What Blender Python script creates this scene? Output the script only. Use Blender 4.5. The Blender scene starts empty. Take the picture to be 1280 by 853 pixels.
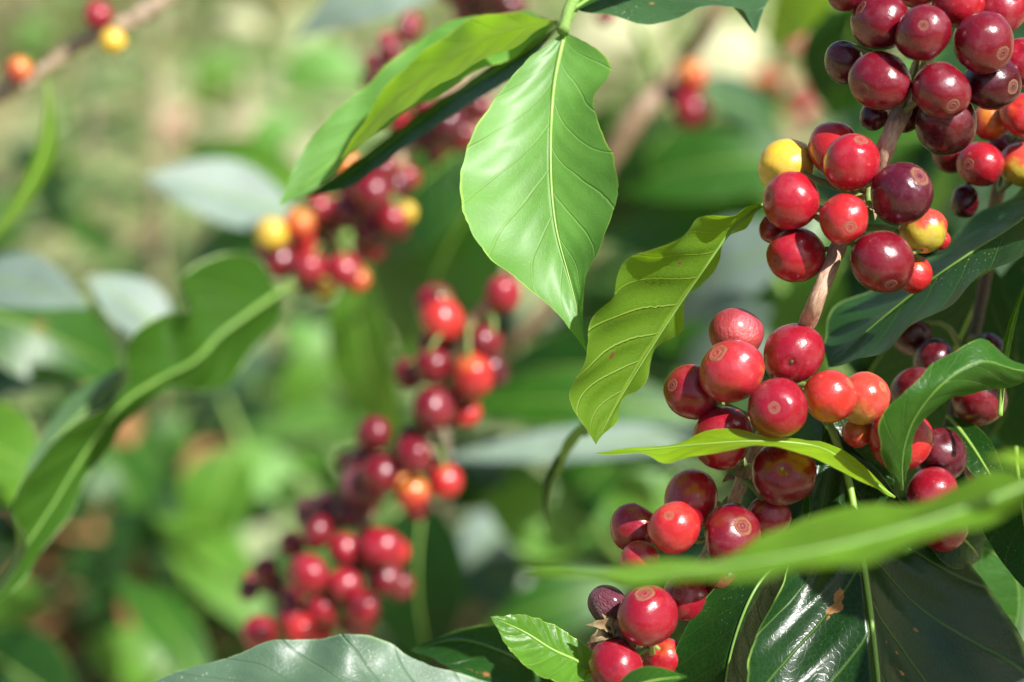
import bpy, math, random
from mathutils import Vector, Matrix, noise
random.seed(11)
PI = math.pi
scene = bpy.context.scene
COL = scene.collection

# ------------------------------------------------------------------ camera, light, exposure
CAM_H, PITCH, WPD, FOC = 1.65, math.radians(20), 0.4, 0.605
CAM = Vector((0, 0, CAM_H))
FW = Vector((0, math.cos(PITCH), -math.sin(PITCH)))
RT = Vector((1, 0, 0))
UP = Vector((0, math.sin(PITCH), math.cos(PITCH)))
cam_d = bpy.data.cameras.new('camera')
cam = bpy.data.objects.new('camera', cam_d); COL.objects.link(cam)
cam.location = CAM; cam.rotation_euler = (PI/2 - PITCH, 0, 0)
cam_d.sensor_width = 24; cam_d.lens = 60
cam_d.clip_start = 0.02; cam_d.clip_end = 200
cam_d.dof.use_dof = True; cam_d.dof.focus_distance = FOC; cam_d.dof.aperture_fstop = 4.7
scene.camera = cam

def IV(x, y, z):                      # a direction given as right / up / toward the camera
    return RT*x + UP*y - FW*z
SUN = IV(.50, .56, .66).normalized()
elev = math.asin(SUN.z); azim = math.atan2(SUN.x, SUN.y)
world = bpy.data.worlds.new('World'); scene.world = world; world.use_nodes = True
wn = world.node_tree; bg = wn.nodes['Background']
sky = wn.nodes.new('ShaderNodeTexSky'); sky.sky_type = 'NISHITA'; sky.sun_disc = False
sky.sun_elevation = elev; sky.sun_rotation = azim
sky.air_density = 1.0; sky.dust_density = 2.0
wn.links.new(sky.outputs[0], bg.inputs[0]); bg.inputs[1].default_value = 0.07
sl = bpy.data.lights.new('sun', 'SUN'); sl.energy = 5.0; sl.angle = math.radians(0.6); sl.color = (1, .98, .955)
so = bpy.data.objects.new('sun', sl); COL.objects.link(so)
so.rotation_euler = SUN.to_track_quat('Z', 'Y').to_euler()
scene.view_settings.view_transform = 'Standard'; scene.view_settings.look = 'None'
scene.view_settings.exposure = 0.75; scene.view_settings.gamma = 1
scene.render.engine = 'CYCLES'
cy = scene.cycles
cy.use_denoising = True; cy.max_bounces = 8; cy.diffuse_bounces = 4; cy.transmission_bounces = 4; cy.glossy_bounces = 3
cy.sample_clamp_indirect = 6
try: cy.denoiser = 'OPENIMAGEDENOISE'
except Exception: pass

def P(px, py, d):                     # a point at depth d metres seen at a given place of the frame
    return CAM + FW*d + RT*((px-640)/1280*WPD*d) - UP*((py-426.5)/1280*WPD*d)
def PX(d): return WPD*d/1280          # size of one pixel at depth d

# ------------------------------------------------------------------ helpers
def link(o, parent=None):
    COL.objects.link(o)
    if parent is not None: o.parent = parent
    return o
def thing(name, label, cat, loc, group=None):
    o = bpy.data.objects.new(name, None); o.location = loc; link(o)
    o.empty_display_size = .01
    o['label'] = label; o['category'] = cat
    if group: o['group'] = group
    return o
def part(name, mesh, parent, loc_world, label=None, mats=None):
    o = bpy.data.objects.new(name, mesh); link(o, parent)
    base = Vector((0, 0, 0)); p = parent
    while p is not None:
        base = base + p.location; p = p.parent
    o.location = Vector(loc_world) - base
    if label: o['label'] = label
    return o
def smooth(me):
    me.polygons.foreach_set('use_smooth', [True]*len(me.polygons))
def spline(pts, n):                    # centripetal-ish Catmull-Rom sampled evenly by arc length
    pts = [Vector(p) for p in pts]
    if len(pts) == 2: return [pts[0].lerp(pts[1], i/(n-1)) for i in range(n)]
    ext = [pts[0]*2-pts[1]] + pts + [pts[-1]*2-pts[-2]]
    dense = []
    for i in range(1, len(ext)-2):
        a, b, c, d = ext[i-1:i+3]
        for k in range(16):
            t = k/16
            dense.append(.5*((2*b)+(c-a)*t+(2*a-5*b+4*c-d)*t*t+(3*b-a-3*c+d)*t**3))
    dense.append(pts[-1])
    acc = [0]
    for i in range(1, len(dense)): acc.append(acc[-1]+(dense[i]-dense[i-1]).length)
    out = []; j = 0
    for i in range(n):
        s = acc[-1]*i/(n-1)
        while j < len(acc)-2 and acc[j+1] < s: j += 1
        seg = acc[j+1]-acc[j]
        out.append(dense[j].lerp(dense[j+1], 0 if seg == 0 else min(1, (s-acc[j])/seg)))
    return out
def lerp_list(v, t):
    x = t*(len(v)-1); i = min(int(x), len(v)-2); return v[i]+(v[i+1]-v[i])*(x-i)

# ------------------------------------------------------------------ materials
def newmat(name):
    m = bpy.data.materials.new(name); m.use_nodes = True
    nt = m.node_tree; return m, nt, nt.nodes['Principled BSDF'], nt.nodes['Material Output']
class G:                               # tiny node-graph helper
    def __init__(s, nt): s.nt = nt
    def n(s, t, **k):
        o = s.nt.nodes.new('ShaderNode'+t)
        for a, b in k.items(): setattr(o, a, b)
        return o
    def put(s, inp, v):
        if hasattr(v, 'links') or hasattr(v, 'is_linked'): s.nt.links.new(v, inp)
        else: inp.default_value = v
    def m(s, op, a, b=0.0, c=None, clamp=False):
        o = s.n('Math', operation=op); o.use_clamp = clamp
        s.put(o.inputs[0], a); s.put(o.inputs[1], b)
        if c is not None: s.put(o.inputs[2], c)
        return o.outputs[0]
    def mix(s, f, a, b):
        o = s.n('Mix', data_type='RGBA'); s.put(o.inputs[0], f)
        s.put(o.inputs[6], a if not isinstance(a, tuple) else (*a[:3], 1)); s.put(o.inputs[7], b if not isinstance(b, tuple) else (*b[:3], 1))
        return o.outputs[2]
    def smooth(s, v, lo, hi, a=0.0, b=1.0):
        o = s.n('MapRange', interpolation_type='SMOOTHSTEP'); s.put(o.inputs[0], v)
        o.inputs[1].default_value = lo; o.inputs[2].default_value = hi; o.inputs[3].default_value = a; o.inputs[4].default_value = b
        return o.outputs[0]
    def noise(s, vec, scale, detail=3, dim='3D', rough=.5):
        o = s.n('TexNoise'); s.nt.links.new(vec, o.inputs['Vector'])
        o.inputs['Scale'].default_value = scale; o.inputs['Detail'].default_value = detail; o.inputs['Roughness'].default_value = rough
        return o.outputs[0]
    def vadd(s, a, b):
        o = s.n('VectorMath', operation='ADD'); s.put(o.inputs[0], a); s.put(o.inputs[1], b); return o.outputs[0]
    def objrand_vec(s, mul=37.0):
        oi = s.n('ObjectInfo'); c = s.n('CombineXYZ')
        r = s.m('MULTIPLY', oi.outputs['Random'], mul)
        s.put(c.inputs[0], r); s.put(c.inputs[1], s.m('MULTIPLY', r, 1.7)); s.put(c.inputs[2], s.m('MULTIPLY', r, -.9))
        return c.outputs[0], oi.outputs['Random']
    def bump(s, h, strength, dist, normal=None):
        o = s.n('Bump'); o.inputs['Strength'].default_value = strength; o.inputs['Distance'].default_value = dist
        s.put(o.inputs['Height'], h)
        if normal is not None: s.put(o.inputs['Normal'], normal)
        return o.outputs[0]

def cherry_mat(name, ca, cb, lo=-.9, hi=-.2, rough=.25, speck=1.0, wrinkle=0.0, streak=0.4):
    m, nt, b, out = newmat(name); g = G(nt)
    tc = g.n('TexCoord').outputs['Object']
    off, rnd = g.objrand_vec()
    v = g.vadd(tc, off)
    sx = g.n('SeparateXYZ'); g.put(sx.inputs[0], tc); z = sx.outputs[2]
    big = g.noise(v, 1.1, 2); mid = g.noise(v, 3.2, 4); fine = g.noise(v, 26, 3)
    zz = g.m('ADD', z, g.m('MULTIPLY', g.m('SUBTRACT', big, .5), 1.7))
    zz = g.m('ADD', zz, g.m('MULTIPLY', g.m('SUBTRACT', mid, .5), .35))
    zz = g.m('ADD', zz, g.m('MULTIPLY', g.m('SUBTRACT', rnd, .5), .35))
    f = g.smooth(zz, lo, hi)                      # 0 near the stalk = cb, 1 toward the tip = ca
    col = g.mix(f, cb, ca)
    dark = tuple(c*.55 for c in ca); light = tuple(min(1, c*1.35+.015) for c in ca)
    col = g.mix(g.m('MULTIPLY', g.smooth(mid, .5, .72), streak), col, dark)
    col = g.mix(g.m('MULTIPLY', g.smooth(fine, .45, .75), .22), col, light)
    bl = g.m('MULTIPLY', g.smooth(g.noise(v, 1.7, 3), .46, .70), .07)
    col = g.mix(bl, col, (.55,.32,.36))
    # small pale lenticels and dust
    vo = g.n('TexVoronoi', feature='F1'); g.put(vo.inputs['Vector'], v); vo.inputs['Scale'].default_value = 7.0
    dots = g.m('LESS_THAN', g.m('ADD', vo.outputs['Distance'], g.m('MULTIPLY', fine, .05)), .085)
    vo2 = g.n('TexVoronoi', feature='F1'); g.put(vo2.inputs['Vector'], v); vo2.inputs['Scale'].default_value = 19.0
    sel = g.smooth(g.noise(v, 2.3, 2), .48, .66)
    dots2 = g.m('MULTIPLY', g.m('LESS_THAN', vo2.outputs['Distance'], .13), sel)
    dd = g.m('MULTIPLY', g.m('MAXIMUM', g.m('MULTIPLY', dots, .55), g.m('MULTIPLY', dots2, .6)), speck, clamp=True)
    col = g.mix(dd, col, (.55, .30, .20))
    # healed scrapes: a few corky patches
    pat = g.smooth(g.noise(v, 1.6, 5, rough=.65), .70, .735)
    col = g.mix(g.m('MULTIPLY', pat, .75), col, (.33, .17, .07))
    nt.links.new(col, b.inputs['Base Color'])
    rr = g.m('ADD', rough, g.m('MULTIPLY', g.m('SUBTRACT', mid, .5), .22)); rr = g.m('ADD', rr, g.m('MULTIPLY', bl, 1.0))
    rr = g.m('ADD', rr, g.m('MULTIPLY', g.m('MAXIMUM', dd, pat), .3))
    nt.links.new(rr, b.inputs['Roughness'])
    b.inputs['Coat Weight'].default_value = .3; b.inputs['Coat Roughness'].default_value = .14
    b.inputs['Specular IOR Level'].default_value = .5
    b.inputs['Subsurface Weight'].default_value = .08; b.inputs['Subsurface Scale'].default_value = .002
    b.inputs['Subsurface Radius'].default_value = (1, .25, .15)
    h = g.m('ADD', g.m('MULTIPLY', mid, .6), g.m('MULTIPLY', fine, .12))
    nn = g.bump(h, .28, .0012)
    if wrinkle:
        st = g.n('Mapping'); g.put(st.inputs['Vector'], v); st.inputs['Scale'].default_value = (7, 7, 1.6)
        w = g.noise(st.outputs[0], 1.6, 4)
        nn = g.bump(w, wrinkle, .003, nn)
    nt.links.new(nn, b.inputs['Normal'])
    return m
CM = {
 'crimson': cherry_mat('cherry_crimson', (.28,.006,.018), (.36,.018,.02), -1.5, -.8),
 'deep':    cherry_mat('cherry_deep', (.155,.003,.011), (.22,.008,.014), -1.5, -.8),
 'maroon':  cherry_mat('cherry_maroon', (.065,.002,.008), (.12,.004,.010), -1.0, -.3),
 'purple':  cherry_mat('cherry_purple', (.085,.004,.016), (.11,.006,.014), -1, 0, speck=1.2),
 'red':     cherry_mat('cherry_red', (.36,.008,.018), (.56,.08,.02), -1.5, -.8),
 'bright':  cherry_mat('cherry_bright', (.46,.016,.018), (.60,.12,.02), -1.4, -.7),
 'pink':    cherry_mat('cherry_pink', (.36,.035,.05), (.48,.06,.05), -1, 0, rough=.46, speck=1.3, wrinkle=.22),
 'rosy':    cherry_mat('cherry_rosy', (.42,.022,.030), (.66,.34,.07), -.85, -.15, speck=1.5),
 'orange':  cherry_mat('cherry_orange', (.50,.028,.020), (.66,.22,.03), -.95, .15),
 'peach':   cherry_mat('cherry_peach', (.55,.05,.03), (.66,.33,.08), -.5, .55, speck=1.2),
 'half':    cherry_mat('cherry_half', (.55,.05,.03), (.50,.40,.04), -.45, .12, streak=.1),
 'yellow':  cherry_mat('cherry_yellow', (.74,.46,.035), (.62,.42,.05), -1, .2, speck=.4, streak=0),
 'dull':    cherry_mat('cherry_dull', (.17,.035,.055), (.2,.05,.06), -1, 0, rough=.55, speck=1.6, wrinkle=.8),
}
def navel_mat(kind, c):
    m, nt, b, out = newmat('navel_'+kind); g = G(nt)
    tc = g.n('TexCoord').outputs['Object']; off, rnd = g.objrand_vec(11)
    sx = g.n('SeparateXYZ'); g.put(sx.inputs[0], tc)
    r = g.m('SQRT', g.m('ADD', g.m('POWER', sx.outputs[0], 2.0), g.m('POWER', sx.outputs[1], 2.0)))
    r = g.m('ADD', r, g.m('MULTIPLY', g.m('SUBTRACT', g.noise(g.vadd(tc, off), 3.2, 4), .5), .42))
    cr = g.n('ValToRGB'); g.put(cr.inputs[0], r); e = cr.color_ramp.elements
    tan = (.28,.13,.06,1); sk = (*[min(1, q*1.1+.01) for q in c], 1); dk = (*[q*.7 for q in c], 1); md = (*[.6*q+.4*w for q, w in zip(c, tan)], 1)
    e[0].position = 0; e[0].color = (.10,.03,.02,1); e[1].position = .08; e[1].color = (.30,.13,.07,1)
    for p, k in ((.15,dk),(.36,sk),(.41,tan),(.47,md),(.55,sk),(.70,md),(.78,tan),(.90,md),(.98,tan)):
        el = e.new(p); el.color = k
    nt.links.new(cr.outputs[0], b.inputs['Base Color']); b.inputs['Roughness'].default_value = .5
    nt.links.new(g.bump(g.noise(tc, 12, 4), .5, .0015), b.inputs['Normal'])
    return m
M_NAVEL = {k: navel_mat(k, c) for k, c in dict(crimson=(.30,.015,.03), deep=(.18,.008,.018), maroon=(.09,.005,.012), purple=(.16,.01,.03), red=(.38,.02,.03), bright=(.45,.04,.03), pink=(.42,.05,.05), rosy=(.5,.06,.05), orange=(.5,.08,.03), peach=(.5,.12,.04), half=(.5,.1,.03), yellow=(.5,.3,.04), dull=(.16,.03,.05)).items()}

def leaf_mat(name, top, under, trans, trans_fac=.38, rough=.36, vein=(.30,.42,.10), vein_amt=.5, nv=9, speck=.0, spots=(), blotch=.0, bumpy=.5, edge=None, coat=.25, skew=.35, spec=.5):
    m, nt, b, out = newmat(name); g = G(nt); b.inputs['Specular IOR Level'].default_value = spec
    uv = g.n('TexCoord').outputs['UV']; ob = g.n('TexCoord').outputs['Object']
    off, rnd = g.objrand_vec(5)
    sx = g.n('SeparateXYZ'); g.put(sx.inputs[0], uv); u = sx.outputs[0]; v = sx.outputs[1]
    s = g.m('ABSOLUTE', g.m('MULTIPLY', g.m('SUBTRACT', u, .5), 2.0))
    vec = g.vadd(ob, off)
    n1 = g.noise(vec, 60, 4); n2 = g.noise(vec, 260, 3); n3 = g.noise(vec, 22, 3)
    side = g.m('MULTIPLY', g.m('GREATER_THAN', u, .5), .5)
    ph = g.m('SUBTRACT', g.m('MULTIPLY', v, float(nv)), g.m('MULTIPLY', g.m('POWER', s, .8), nv*skew*.33+1.0))
    ph = g.m('ADD', ph, g.m('ADD', side, g.m('MULTIPLY', g.m('SUBTRACT', n3, .5), .5)))
    fr = g.m('ABSOLUTE', g.m('SUBTRACT', g.m('FRACT', ph), .5))        # .5 on a vein
    veins = g.smooth(fr, .455, .5)
    rib = g.smooth(s, .045, .012)
    net = g.n('TexVoronoi', feature='DISTANCE_TO_EDGE'); g.put(net.inputs['Vector'], vec); net.inputs['Scale'].default_value = 700
    netl = g.smooth(net.outputs['Distance'], .0, .12, 1, 0)
    var = g.mix(g.smooth(n1, .35, .7), tuple(c*.86 for c in top), tuple(min(1, c*1.16) for c in top))
    bf = g.n('NewGeometry').outputs['Backfacing']
    col = g.mix(bf, var, under)
    col = g.mix(g.m('MULTIPLY', g.m('MAXIMUM', veins, rib), vein_amt), col, vein)
    col = g.mix(g.m('MULTIPLY', netl, .07), col, vein)
    tcol = g.mix(g.m('MULTIPLY', g.m('MAXIMUM', veins, rib), vein_amt*.8), g.mix(g.smooth(n3, .35, .68), trans, tuple(c*.72 for c in trans)), tuple(min(1, c*1.35) for c in trans))
    brown = None
    if blotch:
        bm_ = g.smooth(g.noise(vec, 95, 5, rough=.6), .715-blotch*.06, .74-blotch*.06); brown = bm_
    for (su, sv, sr) in spots:
        cx = g.m('MULTIPLY', g.m('SUBTRACT', u, su), 1.0); cyv = g.m('MULTIPLY', g.m('SUBTRACT', v, sv), 2.0)
        dist = g.m('SQRT', g.m('ADD', g.m('POWER', g.m('ABSOLUTE', cx), 2.0), g.m('POWER', g.m('ABSOLUTE', cyv), 2.0)))
        dist = g.m('ADD', dist, g.m('MULTIPLY', g.m('SUBTRACT', n2, .5), sr*3.2)); dist = g.m('ADD', dist, g.m('MULTIPLY', g.m('SUBTRACT', n1, .5), sr*3.6))
        sp = g.smooth(dist, sr, sr*.82)
        brown = sp if brown is None else g.m('MAXIMUM', brown, sp)
    if edge:
        ed = g.m('MULTIPLY', g.smooth(g.noise(vec, 75, 3), .38, .6, .15, 1.0), g.smooth(g.m('ADD', s, g.m('MULTIPLY', g.m('SUBTRACT', n1, .5), .05)), .965, .99))
        col = g.mix(ed, col, edge)
        tcol = g.mix(ed, tcol, edge)
    if speck:
        vo = g.n('TexVoronoi', feature='F1'); g.put(vo.inputs['Vector'], vec); vo.inputs['Scale'].default_value = 800
        sel = g.smooth(g.noise(vec, 45, 2), .42, .62)
        d = g.m('MULTIPLY', g.m('LESS_THAN', vo.outputs['Distance'], g.m('ADD', .06, g.m('MULTIPLY', n2, .14))), g.m('MULTIPLY', sel, speck), clamp=True)
        col = g.mix(d, col, (.50, .50, .36))
    if brown is not None:
        bc = g.mix(n2, (.18,.075,.02), (.40,.20,.07))
        col = g.mix(brown, col, bc); tcol = g.mix(brown, tcol, (.15,.06,.01))
    nt.links.new(col, b.inputs['Base Color'])
    rr = g.m('ADD', g.m('ADD', rough, g.m('MULTIPLY', bf, .22)), g.m('MULTIPLY', g.m('SUBTRACT', n1, .5), .22))
    if brown is not None: rr = g.m('ADD', rr, g.m('MULTIPLY', brown, .35))
    nt.links.new(rr, b.inputs['Roughness'])
    b.inputs['Coat Weight'].default_value = coat; b.inputs['Coat Roughness'].default_value = .3
    h = g.m('ADD', g.m('MULTIPLY', g.m('MAXIMUM', veins, rib), -.9), g.m('ADD', g.m('MULTIPLY', netl, -.05), g.m('ADD', g.m('MULTIPLY', n1, .7), g.m('MULTIPLY', n2, .15))))
    nn = g.bump(h, bumpy, .0012)
    nt.links.new(nn, b.inputs['Normal'])
    tr = g.n('BsdfTranslucent'); nt.links.new(tcol, tr.inputs[0]); nt.links.new(nn, tr.inputs['Normal'])
    mx = g.n('MixShader'); mx.inputs[0].default_value = trans_fac
    nt.links.new(b.outputs[0], mx.inputs[1]); nt.links.new(tr.outputs[0], mx.inputs[2]); nt.links.new(mx.outputs[0], out.inputs[0])
    return m
LM = {
 'gloss':  leaf_mat('leaf_gloss', (.125,.32,.045), (.14,.32,.05), (.22,.50,.04), .36, .54, vein=(.30,.46,.14), vein_amt=.3, nv=7, bumpy=.3, edge=(.40,.58,.08), blotch=.1, coat=.15, speck=.25),
 'fore':   leaf_mat('leaf_fore', (.10,.25,.010), (.12,.26,.02), (.28,.50,.008), .40, .60, vein=(.26,.42,.05), vein_amt=.5, nv=9, edge=(.32,.5,.06), blotch=.4, coat=0),
 'wavy':   leaf_mat('leaf_wavy', (.035,.12,.008), (.030,.095,.006), (.10,.26,.003), .30, .42, vein=(.12,.24,.03), vein_amt=.4, nv=9, edge=(.50,.66,.30), blotch=.2, coat=0, spec=.2),
 'pale':   leaf_mat('leaf_pale', (.20,.27,.22), (.20,.28,.20), (.18,.32,.12), .2, .52, vein=(.26,.36,.24), vein_amt=.3, nv=9, edge=(.2,.3,.16), blotch=.2, coat=.05),  # grey-green base colour stands in for sky sheen on glossy leaves
 'dustgrey': leaf_mat('leaf_dustgrey', (.085,.150,.088), (.10,.16,.09), (.10,.22,.05), .14, .48, vein=(.16,.27,.13), vein_amt=.35, nv=9, edge=(.2,.3,.14), coat=.12, bumpy=.5, speck=1.0, spots=((.66,.40,.020),(.72,.60,.032),(.74,.625,.024),(.70,.59,.02))),
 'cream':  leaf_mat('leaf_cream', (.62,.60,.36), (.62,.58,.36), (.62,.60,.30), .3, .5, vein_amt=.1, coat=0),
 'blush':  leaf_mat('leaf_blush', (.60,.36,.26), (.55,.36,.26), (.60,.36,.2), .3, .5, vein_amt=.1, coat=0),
 'young':  leaf_mat('leaf_young', (.085,.23,.018), (.12,.26,.03), (.24,.46,.01), .38, .40, vein=(.30,.50,.10), vein_amt=.4, nv=7, bumpy=.3, edge=(.40,.58,.08), blotch=.1, coat=.0),
 'lime':   leaf_mat('leaf_lime', (.22,.42,.012), (.28,.46,.02), (.50,.72,.01), .48, .40, vein=(.42,.56,.08), vein_amt=.3, nv=8, edge=(.5,.62,.06), blotch=.2, coat=.0),
 'olive':  leaf_mat('leaf_olive', (.07,.18,.01), (.11,.235,.012), (.34,.56,.008), .50, .42, vein=(.34,.44,.04), vein_amt=.6, nv=9, edge=(.3,.42,.06), blotch=.25, spots=((.34,.36,.018),(.3,.70,.02)), coat=.0),
 'mid':    leaf_mat('leaf_mid', (.028,.115,.008), (.05,.14,.012), (.12,.33,.004), .34, .36, vein=(.16,.30,.05), vein_amt=.4, nv=9, edge=(.22,.38,.07), blotch=.4, speck=.3, coat=.0),
 'dark':   leaf_mat('leaf_dark', (.012,.050,.008), (.03,.085,.014), (.06,.20,.006), .20, .26, vein=(.10,.20,.03), vein_amt=.35, nv=8, edge=(.18,.28,.05), blotch=.3, speck=.3, coat=.0, bumpy=.5, spec=.22),
 'shade':  leaf_mat('leaf_shade', (.010,.042,.006), (.02,.06,.008), (.03,.12,.004), .15, .5, vein=(.05,.12,.02), vein_amt=.3, nv=8, coat=.0, bumpy=.5, spec=.15),  # leaf colour darkened to stand in for shade
 'dusty':  leaf_mat('leaf_dusty', (.020,.065,.014), (.05,.11,.03), (.08,.24,.01), .22, .40, vein=(.08,.19,.03), vein_amt=.4, nv=8, edge=(.18,.30,.07), blotch=.2, speck=.9, coat=.0, spec=.3),
 'hero':   leaf_mat('leaf_hero', (.006,.030,.005), (.03,.085,.014), (.04,.15,.01), .08, .29, vein=(.10,.20,.03), vein_amt=.45, nv=6, edge=(.20,.32,.06), coat=.0, bumpy=.3, speck=.12, spec=.30,
             spots=((.40,.40,.030),(.385,.43,.026),(.62,.52,.014),(.63,.56,.017),(.57,.51,.011),(.70,.46,.015),(.80,.60,.009),(.66,.72,.028),(.60,.74,.012),(.90,.66,.012),(.54,.73,.010))),
 'grey':   leaf_mat('leaf_grey', (.035,.09,.030), (.06,.13,.04), (.08,.20,.03), .16, .44, vein=(.12,.24,.08), vein_amt=.35, nv=9, edge=(.14,.26,.09), speck=.8, coat=.3, bumpy=.5,
             spots=((.66,.40,.020),(.72,.60,.032),(.74,.625,.024),(.70,.59,.02))),
 'burnt':  leaf_mat('leaf_burnt', (.05,.11,.045), (.08,.16,.07), (.10,.22,.05), .2, .38, vein=(.16,.28,.12), vein_amt=.4, nv=9, edge=(.42,.2,.08), blotch=.8, coat=.3),
}
def simple_mat(name, c1, c2, scale=30, rough=.6, bumpd=.001, stretch=(1,1,1), trans=None, tf=.3):
    m, nt, b, out = newmat(name); g = G(nt)
    tc = g.n('TexCoord').outputs['Object']; mp = g.n('Mapping'); g.put(mp.inputs['Vector'], tc); mp.inputs['Scale'].default_value = stretch
    n = g.noise(mp.outputs[0], scale, 5, rough=.6)
    col = g.mix(g.smooth(n, .32, .68), c1, c2)
    nt.links.new(col, b.inputs['Base Color']); b.inputs['Roughness'].default_value = rough
    nt.links.new(g.bump(n, .6, bumpd), b.inputs['Normal'])
    if trans:
        tr = g.n('BsdfTranslucent'); tr.inputs[0].default_value = (*trans, 1)
        mx = g.n('MixShader'); mx.inputs[0].default_value = tf
        nt.links.new(b.outputs[0], mx.inputs[1]); nt.links.new(tr.outputs[0], mx.inputs[2]); nt.links.new(mx.outputs[0], out.inputs[0])
    return m
def bark_mat(name, c1, c2, c3):
    m, nt, b, out = newmat(name); g = G(nt)
    uv = g.n('TexCoord').outputs['UV']; mp = g.n('Mapping'); g.put(mp.inputs['Vector'], uv); mp.inputs['Scale'].default_value = (9, 14, 1)
    ob = g.n('TexCoord').outputs['Object']
    n = g.noise(mp.outputs[0], 2.2, 5, rough=.65); n2 = g.noise(ob, 130, 4)
    col = g.mix(g.smooth(n, .35, .65), c1, c2); col = g.mix(g.smooth(n2, .58, .72), col, c3)
    nt.links.new(col, b.inputs['Base Color']); b.inputs['Roughness'].default_value = .5
    h = g.m('ADD', n, g.m('MULTIPLY', n2, .5))
    nt.links.new(g.bump(h, .7, .0007), b.inputs['Normal'])
    return m
M_BARK = bark_mat('bark_brown', (.60,.39,.26), (.36,.21,.13), (.66,.50,.38))
M_BARKMID = bark_mat('bark_mid', (.36,.24,.14), (.22,.14,.08), (.42,.32,.22))
M_BARKDARK = bark_mat('bark_dark', (.14,.09,.05), (.08,.05,.03), (.2,.14,.1))
M_BARKPALE = bark_mat('bark_pale', (.50,.38,.26), (.32,.22,.13), (.6,.5,.38))
M_GREENSTEM = bark_mat('stem_green', (.16,.30,.05), (.24,.38,.08), (.30,.34,.10))
M_RIB = simple_mat('midrib', (.20,.36,.05), (.28,.43,.08), 90, .45, .0003)
M_RIBD = simple_mat('midrib_dark', (.13,.26,.045), (.19,.33,.06), 90, .4, .0003)
M_PED = simple_mat('pedicel', (.14,.24,.04), (.26,.26,.08), 120, .55, .0004)
M_HUSK = simple_mat('husk', (.20,.12,.05), (.44,.34,.18), 220, .75, .0008)
M_CORE = simple_mat('husk_inside', (.05,.03,.015), (.12,.07,.035), 220, .8, .0006)

# ------------------------------------------------------------------ mesh builders
def tube_mesh(name, pts, radii, n=None, seg=12, knob=0.0, seed=0):
    n = n or max(6, len(pts)*6)
    c = spline(pts, n); o = c[0].copy()
    V = []; F = []; UVv = []
    t0 = (c[1]-c[0]).normalized(); a = t0.orthogonal().normalized()
    for i in range(n):
        t = (c[min(i+1, n-1)]-c[max(i-1, 0)]).normalized()
        a = (a - t*a.dot(t)).normalized(); b = t.cross(a)
        r = lerp_list(radii, i/(n-1))
        for k in range(seg):
            th = 2*PI*k/seg
            q = c[i]-o
            rr = r*(1+knob*noise.noise(Vector((math.cos(th)*1.1+seed, math.sin(th)*1.1, i*.55+seed*3))))
            V.append(q+(a*math.cos(th)+b*math.sin(th))*rr)
    for i in range(n-1):
        for k in range(seg):
            F.append((i*seg+k, i*seg+(k+1) % seg, (i+1)*seg+(k+1) % seg, (i+1)*seg+k))
    F.append(tuple(range(seg-1, -1, -1))); F.append(tuple((n-1)*seg+k for k in range(seg)))
    me = bpy.data.meshes.new(name); me.from_pydata(V, [], F)
    uvl = me.uv_layers.new(name='UVMap')
    for p in me.polygons:
        for li in p.loop_indices:
            vi = me.loops[li].vertex_index
            k = vi % seg; kk = k+seg if (k == 0 and p.index % seg == seg-1) else k
            uvl.data[li].uv = (kk/seg, (vi//seg)/n*3)
    smooth(me); return me, o
def tube(name, parent, pts, radii, mat, label=None, **k):
    me, o = tube_mesh(name, pts, radii, **k); me.materials.append(mat)
    return part(name, me, parent, o, label)

def leaf_arrays_mesh(name, M, L, R, ns=10, bulge=0.0, vamp=.0004, nv=8, wave=0.0, wn=5, seed=0, skew=.35, flip=False):
    nt_ = len(M); o = M[0].copy(); V = []; UVc = []
    width = max((L[i]-R[i]).length for i in range(nt_)) or .01
    N = []
    for i in range(nt_):
        t = M[min(i+1, nt_-1)]-M[max(i-1, 0)]; w = R[i]-L[i]
        if w.length < width*.02: w = (R[nt_//2]-L[nt_//2])
        n = w.cross(t); N.append(n.normalized() if n.length > 0 else Vector((0, 0, 1)))
    for _ in range(3): N = [(N[max(0, i-1)]+N[i]*2+N[min(nt_-1, i+1)]).normalized() for i in range(nt_)]
    cols = 2*ns+1
    for i in range(nt_):
        tt = i/(nt_-1); env = math.sin(PI*min(1, max(0, tt)))**.5
        for j in range(cols):
            s = (j-ns)/ns; a = abs(s); E = L[i] if s < 0 else R[i]
            p = M[i].lerp(E, a)
            hw = (E-M[i]).length
            hgt = bulge*hw*(a*(1-a)*4)*.25
            ph = tt*nv-(a**.8)*(nv*skew*.33+1.0)+(.5 if s > 0 else 0)
            hgt += vamp*env*min(1, a*5)*(1-a*.5)*(abs(math.sin(PI*(ph+.5)))**.7-.6)
            hgt += wave*env*a*a*math.sin(2*PI*wn*tt+seed*2.1+(1.7 if s > 0 else 0)+.8*noise.noise(Vector((tt*3, s, seed))))
            hgt += wave*.35*env*noise.noise(Vector((tt*5+seed, s*2, seed*1.3)))
            V.append(p+N[i]*hgt-o)
    F = []
    for i in range(nt_-1):
        for j in range(cols-1):
            q = (i*cols+j, i*cols+j+1, (i+1)*cols+j+1, (i+1)*cols+j)
            F.append(q if not flip else q[::-1])
    me = bpy.data.meshes.new(name); me.from_pydata([tuple(v) for v in V], [], F)
    uvl = me.uv_layers.new(name='UVMap')
    for l in me.loops:
        i, j = divmod(l.vertex_index, cols); uvl.data[l.index].uv = (j/(cols-1), i/(nt_-1))
    smooth(me)
    return me, o, N
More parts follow.
